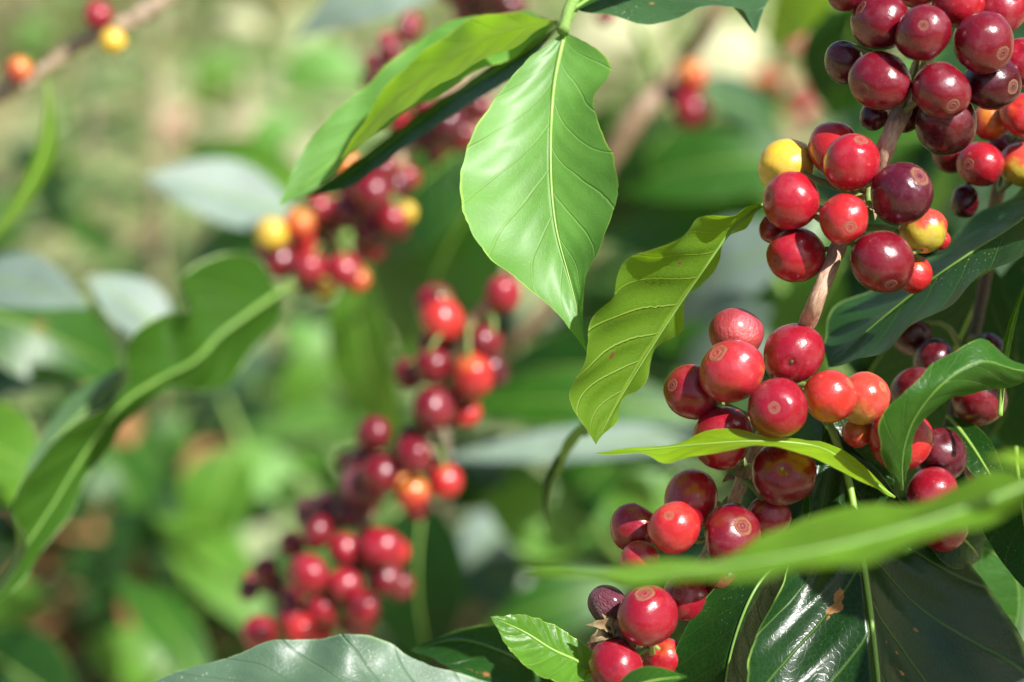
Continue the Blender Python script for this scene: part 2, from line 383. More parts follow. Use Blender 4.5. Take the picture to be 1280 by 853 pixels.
def add_leaf(parent, M, L, R, mat, label=None, rib=.0007, ribmat=None, name='leaf', petiole=None, **k):
    me, o, N = leaf_arrays_mesh(name, M, L, R, **k); me.materials.append(LM[mat] if isinstance(mat, str) else mat)
    lf = part(name, me, parent, o, label)
    if rib:
        pts = M[:max(3, int(len(M)*.95))]
        if petiole: pts = [petiole]+pts
        pts = pts[::max(1, len(pts)//16)]
        rm, ro = tube_mesh('midrib', pts, [rib*.95, rib*.75, rib*.55, rib*.38, rib*.16], n=36, seg=8)
        rm.materials.append(ribmat or M_RIB)
        part('midrib', rm, lf, ro)
    return lf
def leaf_px(parent, d0, mid, left, right, mat, nt_=70, **k):
    """margins and midrib given as frame place plus millimetres behind d0"""
    f = lambda p: P(p[0], p[1], d0+(p[2] if len(p) > 2 else 0)/1000)
    Mp = [f(p) for p in mid]
    M = spline(Mp, nt_)
    L = spline([Mp[0]]+[f(p) for p in left]+[Mp[-1]], nt_)
    R = spline([Mp[0]]+[f(p) for p in right]+[Mp[-1]], nt_)
    sd = mid[0][0]*.013
    for A, q in ((L, 0.0), (R, 7.7)):
        for i in range(1, nt_-1):
            e = (A[i]-M[i]); e.normalize()
            A[i] = A[i]+e*(.0005*noise.noise(Vector((i*.22+sd, q, 0)))+.00022*noise.noise(Vector((i*.9+sd, q, 5))))*min(1, i*.15)*min(1, (nt_-1-i)*.15)
    return add_leaf(parent, M, L, R, mat, **k)
def leaf_free(parent, base, tip, width, normal, mat, curl=.12, fold=.15, nt_=36, peak=.45, twist=0, **k):
    """a leaf from base to tip (world points), width in metres, normal = the upper side"""
    ax = tip-base; ln = ax.length; d = ax.normalized(); n = (normal-d*normal.dot(d)).normalized(); s = d.cross(n)
    M = []; L = []; R = []
    for i in range(nt_):
        t = i/(nt_-1); c = base+ax*t+n*(math.sin(PI*t)*curl*ln)
        w = width*.5*(math.sin(PI*t**(math.log(.5)/math.log(peak)))**.85)*(1-.25*t*t*t) if 0 < t < 1 else 0
        if t > .86: w *= 1-(t-.86)*2.2
        a = twist*(t-.5); s2 = s*math.cos(a)+n*math.sin(a); n2 = n*math.cos(a)-s*math.sin(a)
        M.append(c); L.append(c-s2*w+n2*(fold*w)); R.append(c+s2*w+n2*(fold*w))
    k.setdefault('ns', 6)
    # the face normal comes from (R-L) x direction; keep it on the side of n
    flip = (s.cross(d)).dot(n) > 0
    return add_leaf(parent, M, L, R, mat, nt_=None, **k) if False else add_leaf(parent, M, L, R, mat, flip=not flip, **k)
def leaf_at(parent, b, t, wpx, nrm, mat, **k):
    """base and tip as (frame x, frame y, depth), width in pixels at the base depth, normal as right/up/toward"""
    return leaf_free(parent, P(*b), P(*t), wpx*PX((b[2]+t[2])/2), IV(*nrm), mat, **k)

# cherries: shared bodies, local +z is the tip with the navel
def tipz(r, dimple=.07, w=.42): return math.sqrt(max(0, 1-r*r)) - dimple*math.exp(-(r/w)**2*2.2)
def cherry_body(seed, nu=40, nv=28):
    V = []; F = []
    for i in range(nv+1):
        th = PI*i/nv; r = math.sin(th); z = math.cos(th)
        if z > 0: z = tipz(r)
        else: z = -math.sqrt(max(0, 1-r*r))*.98+.10*math.exp(-(r/.3)**2*2)
        for j in range(nu if 0 < i < nv else 1):
            a = 2*PI*j/nu; x, y = r*math.cos(a), r*math.sin(a)
            q = Vector((x, y, z))
            k = 1+.06*noise.noise(q*1.1+Vector((seed*5.3, 0, 0)))+.01*noise.noise(q*3+Vector((seed, 2, 0)))
            fl = (1+.03*math.cos(2*a)*r)
            V.append((x*k*fl, y*k*fl, z*(1 if r < .45 and z > 0 else k)))
    def idx(i, j): return 0 if i == 0 else (1+(nv-1)*nu if i == nv else 1+(i-1)*nu+j % nu)
    for i in range(nv):
        for j in range(nu):
            q = [idx(i, j), idx(i+1, j), idx(i+1, j+1), idx(i, j+1)]
            u = [];  [u.append(x) for x in q if x not in u]
            F.append(tuple(u))
    # one shallow facet where it was pressed against a neighbour
    fd = Vector((math.cos(seed*2.3), math.sin(seed*2.3), -.25)).normalized()
    V = [tuple(Vector(v)-fd*max(0, Vector(v).dot(fd)-.86)*.6) for v in V]
    me = bpy.data.meshes.new('cherry'); me.from_pydata(V, [], F); smooth(me)
    me.materials.append(CM['red']); return me
BODIES = [cherry_body(s) for s in range(5)]
LOWBODIES = [cherry_body(s+9, 24, 16) for s in range(3)]
def navel_mesh(seed):
    nu = 28; prof = [(0,-.05),(.07,-.045),(.13,.02),(.25,.055),(.37,.035),(.45,-.012),(.55,-.002),(.70,.012),(.85,.03),(.95,.022),(1.0,-.02)]
    R0 = .34; V = [(0, 0, (tipz(0)-tipz(0))-.03)]; F = []
    # local frame: unit radius of the ring = 1, z in the same unit, resting on the body's tip
    for (r, h) in prof[1:]:
        for j in range(nu):
            a = 2*PI*j/nu; rr = r*(1+.2*noise.noise(Vector((math.cos(a)*1.5+seed*4, math.sin(a)*1.5, r))))
            z = (tipz(rr*R0)-tipz(0))/R0 + h + .02
            V.append((rr*math.cos(a), rr*math.sin(a), z))
    for j in range(nu): F.append((0, 1+j, 1+(j+1) % nu))
    for i in range(len(prof)-2):
        for j in range(nu):
            F.append((1+i*nu+j, 1+(i+1)*nu+j, 1+(i+1)*nu+(j+1) % nu, 1+i*nu+(j+1) % nu))
    me = bpy.data.meshes.new('navel'); me.from_pydata(V, [], F); smooth(me); me.materials.append(M_NAVEL['red']); return me
NAVELS = [navel_mesh(s) for s in range(4)]

def place_cherries(parent, d0, items, stem_pts=None, low=False, gap=.96):
    """items: (x, y, r, kind, scar, dz_mm[, elong[, navel_scale[, label]]]) ; scar = (x, y) where the navel is seen, or (nx, ny, nz) direction, or None"""
    C_ = []
    if low and len(items) > 8:
        rr_ = random.Random(len(items)); extra = []
        for it in items:
            if rr_.random() < .62:
                a = rr_.uniform(0, 2*PI); extra.append((it[0]+math.cos(a)*it[2]*.9, it[1]+math.sin(a)*it[2]*.8, it[2]*rr_.uniform(.75, .95), rr_.choice(['deep', 'maroon', 'crimson', 'deep']), None, it[5]+15))
        items = [tuple(i_[:3])+({'red': 'crimson', 'crimson': 'deep'}.get(i_[3], i_[3]),)+tuple(i_[4:]) for i_ in items]+extra
    for it in items:
        it = list(it)+[None]*(9-len(it)); C_.append([it[0], it[1], it[2], d0+it[5]/1000, it])
    for _ in range(120):
        mv = 0
        for i in range(len(C_)):
            for j in range(i+1, len(C_)):
                a, b = C_[i], C_[j]
                pa, pb = P(a[0], a[1], a[3]), P(b[0], b[1], b[3])
                need = (a[2]*PX(a[3])+b[2]*PX(b[3]))*gap; dv = pb-pa
                if dv.length < need:
                    dep = dv.dot(FW); lat2 = max(0, dv.length_squared-dep*dep)
                    want = math.sqrt(max(0, need*need-lat2)); push = (want-abs(dep))*.5*.6
                    s = 1 if dep >= 0 else -1
                    a[3] -= s*push; b[3] += s*push; mv = max(mv, push)
        if mv < 1e-5: break
    for (x, y, r, d, it) in C_:
        c = P(x, y, d); R_ = r*PX(d); el = it[6] or random.uniform(.92, 1.14); ns_ = it[7] or random.uniform(.85, 1.15)
        sc = it[4]
        if sc is None:
            ax = IV(random.uniform(-.5, .5), random.uniform(-1, -.2), random.uniform(-.8, -.35)).normalized()
        elif len(sc) == 3: ax = IV(*sc).normalized()
        else:
            nx, ny = (sc[0]-x)/r/el, -(sc[1]-y)/r/el; q = math.hypot(nx, ny)
            if q > .93: nx *= .93/q; ny *= .93/q; q = .93
            ax = IV(nx, ny, math.sqrt(1-q*q)).normalized()
        body = random.choice(LOWBODIES if low else BODIES)
        o = part('cherry', body, parent, c, it[8])
        rot = ax.to_track_quat('Z', 'Y') @ Matrix.Rotation(random.uniform(0, 2*PI), 3, 'Z').to_quaternion()
        o.rotation_mode = 'QUATERNION'; o.rotation_quaternion = rot
        sq = random.uniform(.95, 1.05)
        o.scale = (R_*sq, R_/sq, R_*el)
        o.material_slots[0].link = 'OBJECT'; o.material_slots[0].material = CM[it[3]]
        if (not low) and it[7] != 0:
            nv_ = bpy.data.objects.new('navel', random.choice(NAVELS)); link(nv_, o)
            nv_.material_slots[0].link = 'OBJECT'; nv_.material_slots[0].material = M_NAVEL[it[3]]
            ns_ *= random.choice([.7, .85, .95, 1.1]); k = .28*ns_; nv_.scale = (k, k, k/ el); nv_.location = (0, 0, tipz(0)+(.0 if k < .34 else -.004))
        if stem_pts:
            bp = c - ax*R_*el*.93
            tgt = min(stem_pts, key=lambda q: (q-bp).length)
            dst = (tgt-bp).length
            if dst < .022:
                m_ = bp.lerp(tgt, .5)-ax*dst*.25
                pm, po = tube_mesh('pedicel', [bp+ax*.0006, m_, tgt], [.0007, .00075, .001], n=8, seg=6)
                pm.materials.append(M_PED)
                pd = bpy.data.objects.new('pedicel', pm); link(pd, o)
                pd.matrix_parent_inverse = Matrix.Identity(4)
                mw = Matrix.LocRotScale(c, rot, o.scale)
                pd.matrix_local = mw.inverted() @ Matrix.Translation(po)

def branch(name, label, pts, radii_mm, mat, cat='branch', group=None, knob=.18, stemname='stem', nodes=(), seg=14, seed=1):
    w = [P(*p) for p in pts]
    t = thing(name, label, cat, w[0], group)
    tube(stemname, t, w, [r/1000 for r in radii_mm], mat, n=len(w)*10, seg=seg, knob=knob, seed=seed)
    return t, spline(w, 80)

exec_order = None
# ================================================================== THE PLANT IN FOCUS
D = FOC
main, mpts = branch('coffee_branch', 'drooping brown branch in sharp focus, crowded with ripe red and crimson coffee cherries',
    [(1205,-60,D+.014),(1175,20,D+.014),(1140,110,D+.012),(1115,165,D-.003),(1097,212,D+.000),(1070,258,D+.008),(1047,312,D-.002),(1024,368,D-.008),(1008,408,D-.002),(985,470,D+.012),(955,540,D+.012),
     (930,596,D+.008),(912,640,D+.010),(880,700,D+.014),(835,760,D+.014),(800,815,D+.012),(780,890,D+.012)],
    [2.4,2.3,2.3,2.5,2.2,2.3,1.9,1.9,2.0,1.9,1.8,1.8,1.7,1.6,1.5,1.4,1.3], M_BARK, seed=3, knob=.22)
# top cluster
place_cherries(main, D, [
 (1100,101,38,'deep',(1074,116),-8),(1056,78,26,'maroon',None,6),(1154,42,35,'deep',(1148,36),-14),
 (1101,27,38,'deep',(1072,10),-4),(1229,53,39,'deep',(1250,71),-10,1,1.35),(1177,113,36,'deep',(1187,136),-12,1.08),
 (1198,2,33,'red',None,-2),(1250,12,34,'crimson',None,2),(1092,146,18,'maroon',None,4),(1182,155,38,'maroon',None,0),
 (1240,104,36,'maroon',(1263,112),-4,1,1.45),(1279,78,31,'crimson',None,0),(1147,-16,27,'red',None,0),
 (1060,-12,26,'deep',None,0),(1132,140,24,'maroon',None,10)], mpts)
# second cluster with the yellow cherry
place_cherries(main, D, [
 (984,208,36,'yellow',(-.5,.3,-.6),4,.93,0,'bright yellow unripe cherry'),(1043,187,33,'bright',(-.3,.6,-.6),4),(1064,203,35,'red',(1074,175),-8,1.06),
 (989,251,37,'red',(957,247),-6,.95,None,'red cherry with pinkish bloom on its top'),(1055,274,31,'bright',(1060,286),-14,1.0,1.15),
 (1127,243,39,'purple',(1146,221),-12,1.12,1.25,'dark purple overripe egg-shaped cherry'),(995,319,35,'red',(965,327),-3),
 (966,285,18,'crimson',None,6),(1103,327,41,'deep',(1111,358),-12,.97,1.1,'dark crimson cherry with tan scrapes on its side'),
 (1154,288,30,'half',(.1,.95,-.3),-1,.97,0,'half red, half yellow-green cherry'),(1143,343,24,'bright',None,4),(1176,300,13,'bright',None,10)], mpts)
# third cluster
place_cherries(main, D, [
 (920,417,34,'pink',(.2,.6,-.5),6,.9,0,'dull pink wrinkled cherry'),(915,464,40,'rosy',(893,440),-8,1,1.2,'rosy cherry turning yellow at its lower side'),(992,443,39,'crimson',(.2,.3,-.9),-2),
 (866,490,35,'crimson',(837,481),0),(972,511,38,'crimson',(964,509),-14,.96,1.1),(1037,496,34,'orange',(1063,477),-8,1,.9),
 (1079,498,33,'peach',(1102,482),0,1.05,.9,'peach-coloured cherry not yet fully ripe'),(904,548,38,'crimson',(876,574),-2),(980,592,41,'deep',(.1,-.2,-.9),-4,.9,0),
 (1072,540,20,'orange',None,8,1,0,'small orange cherry tucked behind the others')], mpts)
# lower clusters
place_cherries(main, D, [
 (863,625,36,'crimson',(.3,.8,-.4),0),(842,660,33,'bright',(834,642),-12,1.03,1.1),(793,660,30,'crimson',(-.7,.2,-.5),0),(800,698,24,'rosy',(790,712),-6),
 (915,668,39,'deep',(927,655),-8,.8,1.35,'dark cherry with a large pale ring facing up'),(961,645,27,'crimson',None,4),
 (760,757,25,'dull',(-.4,.6,.2),0,1.1,0,'dull purple drying cherry'),(810,770,38,'crimson',(804,738),-10,1.03,1.3),(857,745,30,'crimson',(846,738),8),
 (770,834,37,'crimson',(741,850),-8,.9),(832,826,27,'red',None,8),(745,810,10,'bright',None,6),(905,725,26,'deep',None,8)], mpts)
# dried calyx husk caught between the cherries
husk_c = P(757, 790, D-.004)
for k, (a, l) in enumerate(((2.7,.0046),(2.0,.004),(3.4,.0042),(.4,.003))):
    q = IV(math.cos(a), math.sin(a), .35)
    b0 = husk_c+IV(.0015,-.001,0)
    leaf_free(main, b0, b0+q*l*1.5, .0036, IV(.2,.5,1), M_HUSK, curl=.5, fold=.9, nt_=12, rib=0, name='husk_flap', wave=.0005)
tube('dried_husk', main, [husk_c+IV(.001,.001,.001), husk_c+IV(.0035,-.001,.0015), husk_c+IV(.0055,-.004,0)], [.0009,.0022,.0014], M_HUSK, 'dry curled brown husk left from a flower', n=14, seg=12, knob=.7)

# brown bracts and dried flower remains at the fruiting nodes
for i, (bx, by) in enumerate(((1140,108),(1128,140),(1097,210),(1085,235),(1068,262),(1046,312),(1000,440),(985,470),(968,515),(955,540),(925,608),(905,650),(880,700),(845,750),(820,785))):
    for q in range(4):
        j = min(mpts, key=lambda m: (m-P(bx, by, D+.008)).length)
        a = random.uniform(0, 2*PI); dr = IV(math.cos(a), math.sin(a), random.uniform(-.1, .8)).normalized()
        b0 = j+dr*.0018+IV(random.uniform(-.001,.001), random.uniform(-.002,.002), 0)
        leaf_free(main, b0, b0+dr*random.uniform(.0025,.0048), random.uniform(.0012,.0026), IV(random.uniform(-1,1), .3, 1), random.choice([M_HUSK, M_HUSK, M_PED]), curl=.3, fold=.6, nt_=8, rib=0, name='bract', ns=3)
# leaves of the branch in focus
D0 = D
leaf_px(main, D0+.004, [(955,255,2),(918,284,0),(880,336,0),(842,392,2),(806,448,2),(772,504,2),(745,556,0)],
        [(900,270,-14),(850,292,-20),(795,326,-22),(758,368,-20),(738,426,-16),(716,478,-13),(724,524,-7)],
        [(930,282,8),(896,325,14),(866,376,18),(832,428,18),(798,482,14),(768,526,8)],
        'olive', flip=False, label='twisted yellow-green leaf seen from below, hanging beside the second cluster', rib=.0005, bulge=.35, vamp=.0016, nv=8, wave=.0016, ns=14, ribmat=M_RIBD)
# thin leaf seen edge-on across the third cluster
leaf_px(main, D-.017, [(1118,622,12),(1075,590,8),(1030,562,4),(985,553,2),(930,552,1),(870,556,1),(800,563,2),(742,567,4)],
        [(1085,585,14),(1040,560,10),(990,545,8),(940,541,7),(880,541,7),(830,556,6),(790,562,4)],
        [(1080,606,0),(1035,575,-5),(990,564,-8),(930,562,-8),(870,566,-7),(832,583,-5),(800,568,-2)],
        'lime', label='narrow bright lime leaf with a wavy edge, seen edge-on across the cherries', flip=True, rib=.0004, wave=.0009, wn=3, vamp=.0004, ns=12)
# curled leaf on the right
leaf_px(main, D-.02, [(1128,612,10),(1128,570,2),(1142,525,-4),(1178,480,-8),(1225,452,-6),(1268,462,0),(1320,470,6)],
        [(1104,575,0),(1098,535,-6),(1122,498,-8),(1165,458,-6),(1224,424,-2),(1262,448,2)],
        [(1135,590,6),(1142,550,4),(1160,515,4),(1200,495,6),(1240,488,8),(1285,478,8)],
        'mid', label='curled mid-green leaf folded over a red cherry', flip=False, bulge=.5, ribmat=M_RIBD, rib=.0004, wave=.0006, vamp=.0004, ns=12)
# dark dusty leaf to the right of the stem
leaf_px(main, D+.012, [(1345,205,10),(1280,273,6),(1220,312,4),(1167,348,6),(1110,392,10),(1055,440,12),(1036,459,12)],
        [(1250,250,34),(1190,300,36),(1120,340,38),(1060,375,36),(1030,410,28)],
        [(1330,280,-14),(1280,312,-20),(1235,345,-22),(1170,388,-20),(1118,428,-12),(1070,452,0)],
        'dusty', label='dark dusty leaf behind the stem, its lit edge running to upper right', flip=True, rib=.0006, ribmat=M_RIBD, wave=.0012, vamp=.0006, ns=14, bulge=.3)
# big glossy leaf, bottom right
leaf_px(main, D-.002, [(1036,528,14),(1058,590,10),(1072,660,4),(1085,740,-2),(1096,830,-9),(1108,960,-20),(1120,1060,-22)],
        [(1012,600,10),(1008,650,6),(985,710,-1),(958,770,-9),(930,850,-17),(925,930,-24),(1000,1020,-26)],
        [(1130,625,20),(1195,690,24),(1258,760,28),(1290,850,26),(1280,950,16),(1210,1030,-4)],
        'hero', label='large dark glossy leaf with brown spots and a pale midrib, lower right', flip=True, rib=.0011, ribmat=M_RIB, bulge=.55, vamp=.0016, nv=6, wave=.0012, ns=18, nt_=100)
# dark leaf next to it
leaf_px(main, D+.004, [(985,690,2),(945,735,-6),(918,800,-9),(905,870,-9),(900,960,0)],
        [(930,700,4),(885,745,1),(850,800,0),(828,870,1),(850,940,2)],
        [(992,740,10),(985,800,12),(978,870,14),(950,940,12)],
        'dark', label='dark green leaf hanging beneath the cherries with a thin yellow margin', flip=True, rib=.0005, ribmat=M_RIBD, bulge=.5, vamp=.001, nv=6, ns=14)
# foreshortened dark leaf under the edge-on one
leaf_px(main, D+.012, [(1030,520,4),(1048,560,2),(1062,600,4),(1085,655,10)],
        [(1024,560,6),(1008,610,6),(1010,650,8)],
        [(1075,515,4),(1108,545,2),(1118,600,6),(1110,640,8)],
        'dark', label='small dark leaf with a pale midrib beneath the edge-on leaf', flip=True, rib=.0010, bulge=.5, ns=10)
tube('petiole', main, [P(985,470,D+.012), P(1015,505,D+.009), P(1034,530,D+.006)], [.0012,.001,.0009], M_GREENSTEM, n=10, seg=8)
tube('petiole', main, [P(1070,256,D+.012), P(1015,262,D+.012), P(955,256,D+.006)], [.0010,.0008,.0007], M_GREENSTEM, n=10, seg=8)

# second branch behind on the right: half hidden clusters
rb, rpts = branch('coffee_branch', 'coffee branch at the right edge, its bark and dark cherries coloured for shade, behind the sharp ones',
    [(1330,60,D+.05),(1285,150,D+.045),(1250,230,D+.05),(1235,330,D+.06),(1215,430,D+.055),(1185,540,D+.04),(1165,640,D+.035),(1150,730,D+.04)],
    [2.2,2.0,1.8,1.6,1.6,1.5,1.5,1.4], M_BARKDARK, seed=8)  # bark colour darkened to stand in for shade
place_cherries(rb, D+.035, [
 (1238,153,23,'orange',None,-4),(1277,144,27,'bright',None,-10),(1192,192,26,'deep',None,0),(1226,205,30,'red',(1206,207),-8),
 (1277,206,29,'half',(.5,.9,.1),-2),(1206,252,18,'maroon',(-.1,-.9,.1),0,1.2),(1255,188,22,'deep',None,8),(1300,180,24,'red',None,0)], rpts)
place_cherries(rb, D+.022, [
 (1126,548,41,'bright',(1100,575),-18,1,1,'bright red cherry half hidden by the curled leaf'),(1175,570,34,'maroon',(.1,-.6,-.6),-4),(1166,617,32,'crimson',(.1,.6,-.4),-12),
 (1224,498,34,'deep',(.4,-.4,-.6),4,1.1),(1145,490,32,'maroon',None,4),(1168,452,28,'maroon',None,16),(1180,660,30,'crimson',None,-6),
 (1140,420,26,'maroon',None,24),(1225,590,20,'deep',None,14),(1235,440,24,'maroon',None,22)], rpts)  # maroon skins here put the shade into the colour
leaf_at(rb, (1185,520,D+.03),(1262,640,D+.012), 46, (-.2,.6,.8), 'dark', label='small dark curled leaf beside the maroon cherry')
leaf_at(rb, (1150,640,D+.02),(1225,700,D+.03), 85, (-.1,.3,.9), 'dark', curl=.2)
leaf_at(rb, (1250,520,D+.0),(1292,330,D+.01), 22, (-.9,.2,.3), 'mid', curl=.05, label='narrow green leaf standing at the right edge')
leaf_at(rb, (1270,560,D+.03),(1300,760,D-.01), 120, (-.3,.3,.8), 'dark', curl=.1, label='dark leaf hanging at the right edge, lower part')
leaf_at(rb, (1240,330,D+.07),(1060,640,D+.12), 190, (.3,.5,.7), 'dark', curl=.1)
leaf_at(rb, (1300,300,D+.09),(1330,640,D+.1), 200, (-.2,.5,.7), 'dark', curl=.1)
leaf_at(rb, (1150,690,D+.06),(1260,830,D+.06), 150, (-.2,.5,.8), 'mid', curl=.1)
# added branch, mostly out of view, placed to shade the right part
sh, shp = branch('coffee_branch', 'added coffee branch just outside the right edge, put there to shade the plant',
    [(1560,-220,.60),(1560,0,.60),(1550,200,.61),(1540,380,.62)], [3,2.6,2.4,2.0], M_BARK, seed=5)
for (b, t, w) in (((1330,300,.80),(1120,480,.78),170),((1340,420,.80),(1130,560,.80),160),((1330,200,.82),(1180,380,.80),120),((1260,520,.82),(1080,420,.84),120),((1340,560,.8),(1200,700,.8),130)):
    leaf_at(sh, b, t, w, (-.3,.1,.9), 'shade', curl=.1)  # leaves behind, coloured dark to stand in for interior shade
def shade_blocker_leaf(parent, px, py, d, t, ln, wd, ang, mat='mid'):
    # an added light-blocking leaf, facing the sun, t metres up-sun of the place it shades
    c = P(px, py, d)+SUN*t; e1 = SUN.cross(FW).normalized(); e2 = SUN.cross(e1)
    v = e1*math.cos(ang)+e2*math.sin(ang)
    leaf_free(parent, c-v*ln*.5, c+v*ln*.5, wd, SUN, mat, curl=.06, rib=.0008)
for (px, py, d, t, ln, wd, ang) in ((1190,470,.67,.11,.085,.04,.6),(1235,400,.68,.10,.09,.045,1.4),(1150,420,.70,.15,.09,.045,.2),(1240,560,.69,.10,.08,.04,1.9),
      (1195,790,.605,.09,.085,.042,1.5),(1250,740,.62,.08,.07,.036,.9),(1150,700,.60,.13,.05,.03,.5),(1215,600,.68,.11,.09,.045,.9)):
    shade_blocker_leaf(sh, px, py, d, t, ln, wd, ang)

# ================================================================== shoot with the big bright leaf
yo, yp = branch('coffee_shoot', 'young shoot at top centre bearing the large bright hanging leaf and its pale partner',
    [(760,-90,.66),(735,-30,.64),(712,10,.63),(704,40,.625)], [1.8,1.6,1.5,1.5], M_GREENSTEM, 'leafy shoot', seed=2)
leaf_px(yo, .612, [(706,40,16),(692,110,10),(688,200,3),(694,280,-3),(712,350,-7),(726,405,-9),(734,442,-9)],
        [(660,75,11),(610,135,4),(577,205,-2),(580,265,-7),(605,315,-10),(650,352,-11),(690,385,-11),(715,415,-10)],
        [(735,55,12),(765,85,8),(742,122,4),(752,165,-2),(768,200,-8),(770,250,-10),(752,305,-12),(733,345,-10),(728,395,-10)],
        'gloss', label='large bright green leaf hanging point-down at top centre', flip=True, rib=.0006, bulge=.3, vamp=.00035, nv=7, wave=.0005, ns=20, nt_=100)
leaf_px(yo, .648, [(694,26,-10),(645,36,-8),(600,52,-4),(550,84,0),(505,115,4),(465,155,8),(425,200,10)],
        [(632,16,4),(592,24,8),(560,42,12),(522,72,13),(491,98,14),(458,146,12)],
        [(681,34,-14),(632,64,-18),(586,84,-16),(523,124,-12),(481,155,-6),(446,184,2)],
        'lime', label='added lime leaf whose yellow-green stands in for light through the folded half', flip=True, rib=0, bulge=.3, vamp=.0004, nv=8, wave=.0004, ns=10)  # separate leaf; its lime colour stands in for transmitted light
leaf_px(yo, .668, [(697,28,-12),(640,38,-8),(575,66,-4),(515,108,0),(455,165,4),(400,215,2),(349,257,0)],
        [(650,14,6),(590,22,8),(540,38,8),(485,82,6),(418,142,4),(373,199,2)],
        [(655,62,-10),(600,88,-10),(545,120,-8),(490,152,-2),(442,190,2),(405,228,2)],
        'gloss', label='pale green leaf folded along its midrib, reaching down to the left', flip=True, rib=.0007, bulge=.2, vamp=.0005, nv=8, wave=.0006, ns=14)
leaf_px(yo, .690, [(700,32,-30),(640,75,-16),(570,118,-6),(500,168,0),(430,220,6),(378,248,8)],
        [(650,58,-20),(585,102,-8),(510,152,-2),(440,205,4)],
        [(650,90,-26),(580,135,-16),(510,182,-8),(440,232,0)],
        'dark', label='dark narrow leaf beneath the pale folded one', flip=True, rib=.0005, ns=10)
leaf_px(yo, .645, [(690,-20,0),(740,-12,-4),(800,-6,-6),(860,-8,-5),(920,-12,0),(975,-20,6)],
        [(740,-40,14),(800,-50,20),(860,-50,18),(920,-40,12)],
        [(722,12,-10),(760,18,-12),(800,30,-15),(845,24,-14),(872,10,-12),(905,8,-10),(930,14,-10),(944,42,-12),(955,10,-6)],
        'grey', label='dark grey-green leaf with ragged lower margin along the top edge', flip=False, rib=.0006, ns=14)
leaf_at(yo, (704,20,.63),(1010,-60,.66), 60, (0,.8,.5), 'mid')
tube('stipule', yo, [P(700,38,.627), P(715,20,.63), P(727,2,.632)], [.0011,.0008,.0003], M_GREENSTEM, n=10, seg=8)

# ================================================================== out-of-focus leaf close to the camera
fo, fp = branch('coffee_shoot', 'blurred green shoot close to the camera entering from the right edge',
    [(1460,520,.50),(1380,560,.48),(1300,598,.46)], [1.6,1.4,1.2], M_GREENSTEM, 'leafy shoot', seed=6)
leaf_px(fo, .47, [(1300,600,4),(1230,628,2),(1150,655,0),(1050,682,-3),(930,704,-6),(800,716,-8),(645,712,-8)],
        [(1240,588,14),(1200,610,16),(1130,628,20),(1055,638,22),(985,652,20),(920,690,10),(770,708,4)],
        [(1270,640,-4),(1200,662,-8),(1120,690,-14),(1040,708,-18),(900,724,-18),(770,726,-12)],
        'fore', label='large blurred green leaf crossing in front of the cherries', flip=True, rib=.0008, ribmat=M_RIBD, bulge=.3, vamp=.0010, wave=.0008, ns=12)
leaf_at(fo, (1310,595,.46),(1225,575,.47), 34, (.1,.8,.6), 'lime')

# ================================================================== leaves along the bottom edge
bo, bp_ = branch('coffee_shoot', 'low leafy shoot whose grey-green leaves rise into the bottom edge',
    [(560,1080,.64),(600,1000,.64),(650,930,.635),(700,880,.63),(745,850,.625)], [2,1.8,1.6,1.4,1.2], M_GREENSTEM, 'leafy shoot', seed=7)
leaf_px(bo, .62, [(700,980,14),(620,940,8),(530,900,2),(440,868,0),(350,858,2),(260,862,6),(150,885,12)],
        [(690,900,22),(600,852,14),(530,826,12),(487,800,12),(440,794,8),(395,803,12),(340,799,9),(270,826,12),(200,850,14)],
        [(620,1010,-30),(520,1000,-38),(420,980,-40),(320,960,-30),(220,925,-14)],
        'dustgrey', label='broad grey-green leaf with brown blotches and raised edge at bottom', flip=True, rib=.0008, ribmat=M_RIBD, bulge=.4, vamp=.0006, nv=9, wave=.0009, wn=3, ns=18, nt_=100)
leaf_px(bo, .645, [(745,900,4),(690,850,2),(640,820,0),(575,800,2),(512,813,6)],
        [(700,810,6),(650,785,6),(600,782,6),(550,796,6)],
        [(720,930,-6),(650,890,-12),(590,850,-10),(545,825,-2)],
        'dark', label='dark green leaf behind the small pale one', flip=True, rib=.0006, ribmat=M_RIBD, bulge=.4, ns=12, speck=None) if False else \
leaf_px(bo, .645, [(745,900,4),(690,850,2),(640,820,0),(575,800,2),(512,813,6)],
        [(700,810,6),(650,785,6),(600,782,6),(550,796,6)],
        [(720,930,-6),(650,890,-12),(590,850,-10),(545,825,-2)],
        'dark', label='dark green leaf behind the small pale one', flip=True, rib=.0006, ribmat=M_RIBD, bulge=.4, ns=12)
leaf_px(bo, .60, [(745,842,4),(720,826,2),(690,812,0),(655,790,-1),(613,771,0)],
        [(742,815,6),(715,795,6),(690,780,5),(655,769,4)],
        [(728,852,-4),(695,852,-8),(662,836,-8),(635,808,-5)],
        'young', label='small fresh green leaf pointing left beside the lowest cherries', flip=True, rib=.0006, vamp=.0012, nv=9, bulge=.3, ns=14)
leaf_at(bo, (760,880,.58),(860,846,.57), 50, (0,.7,.7), 'mid')

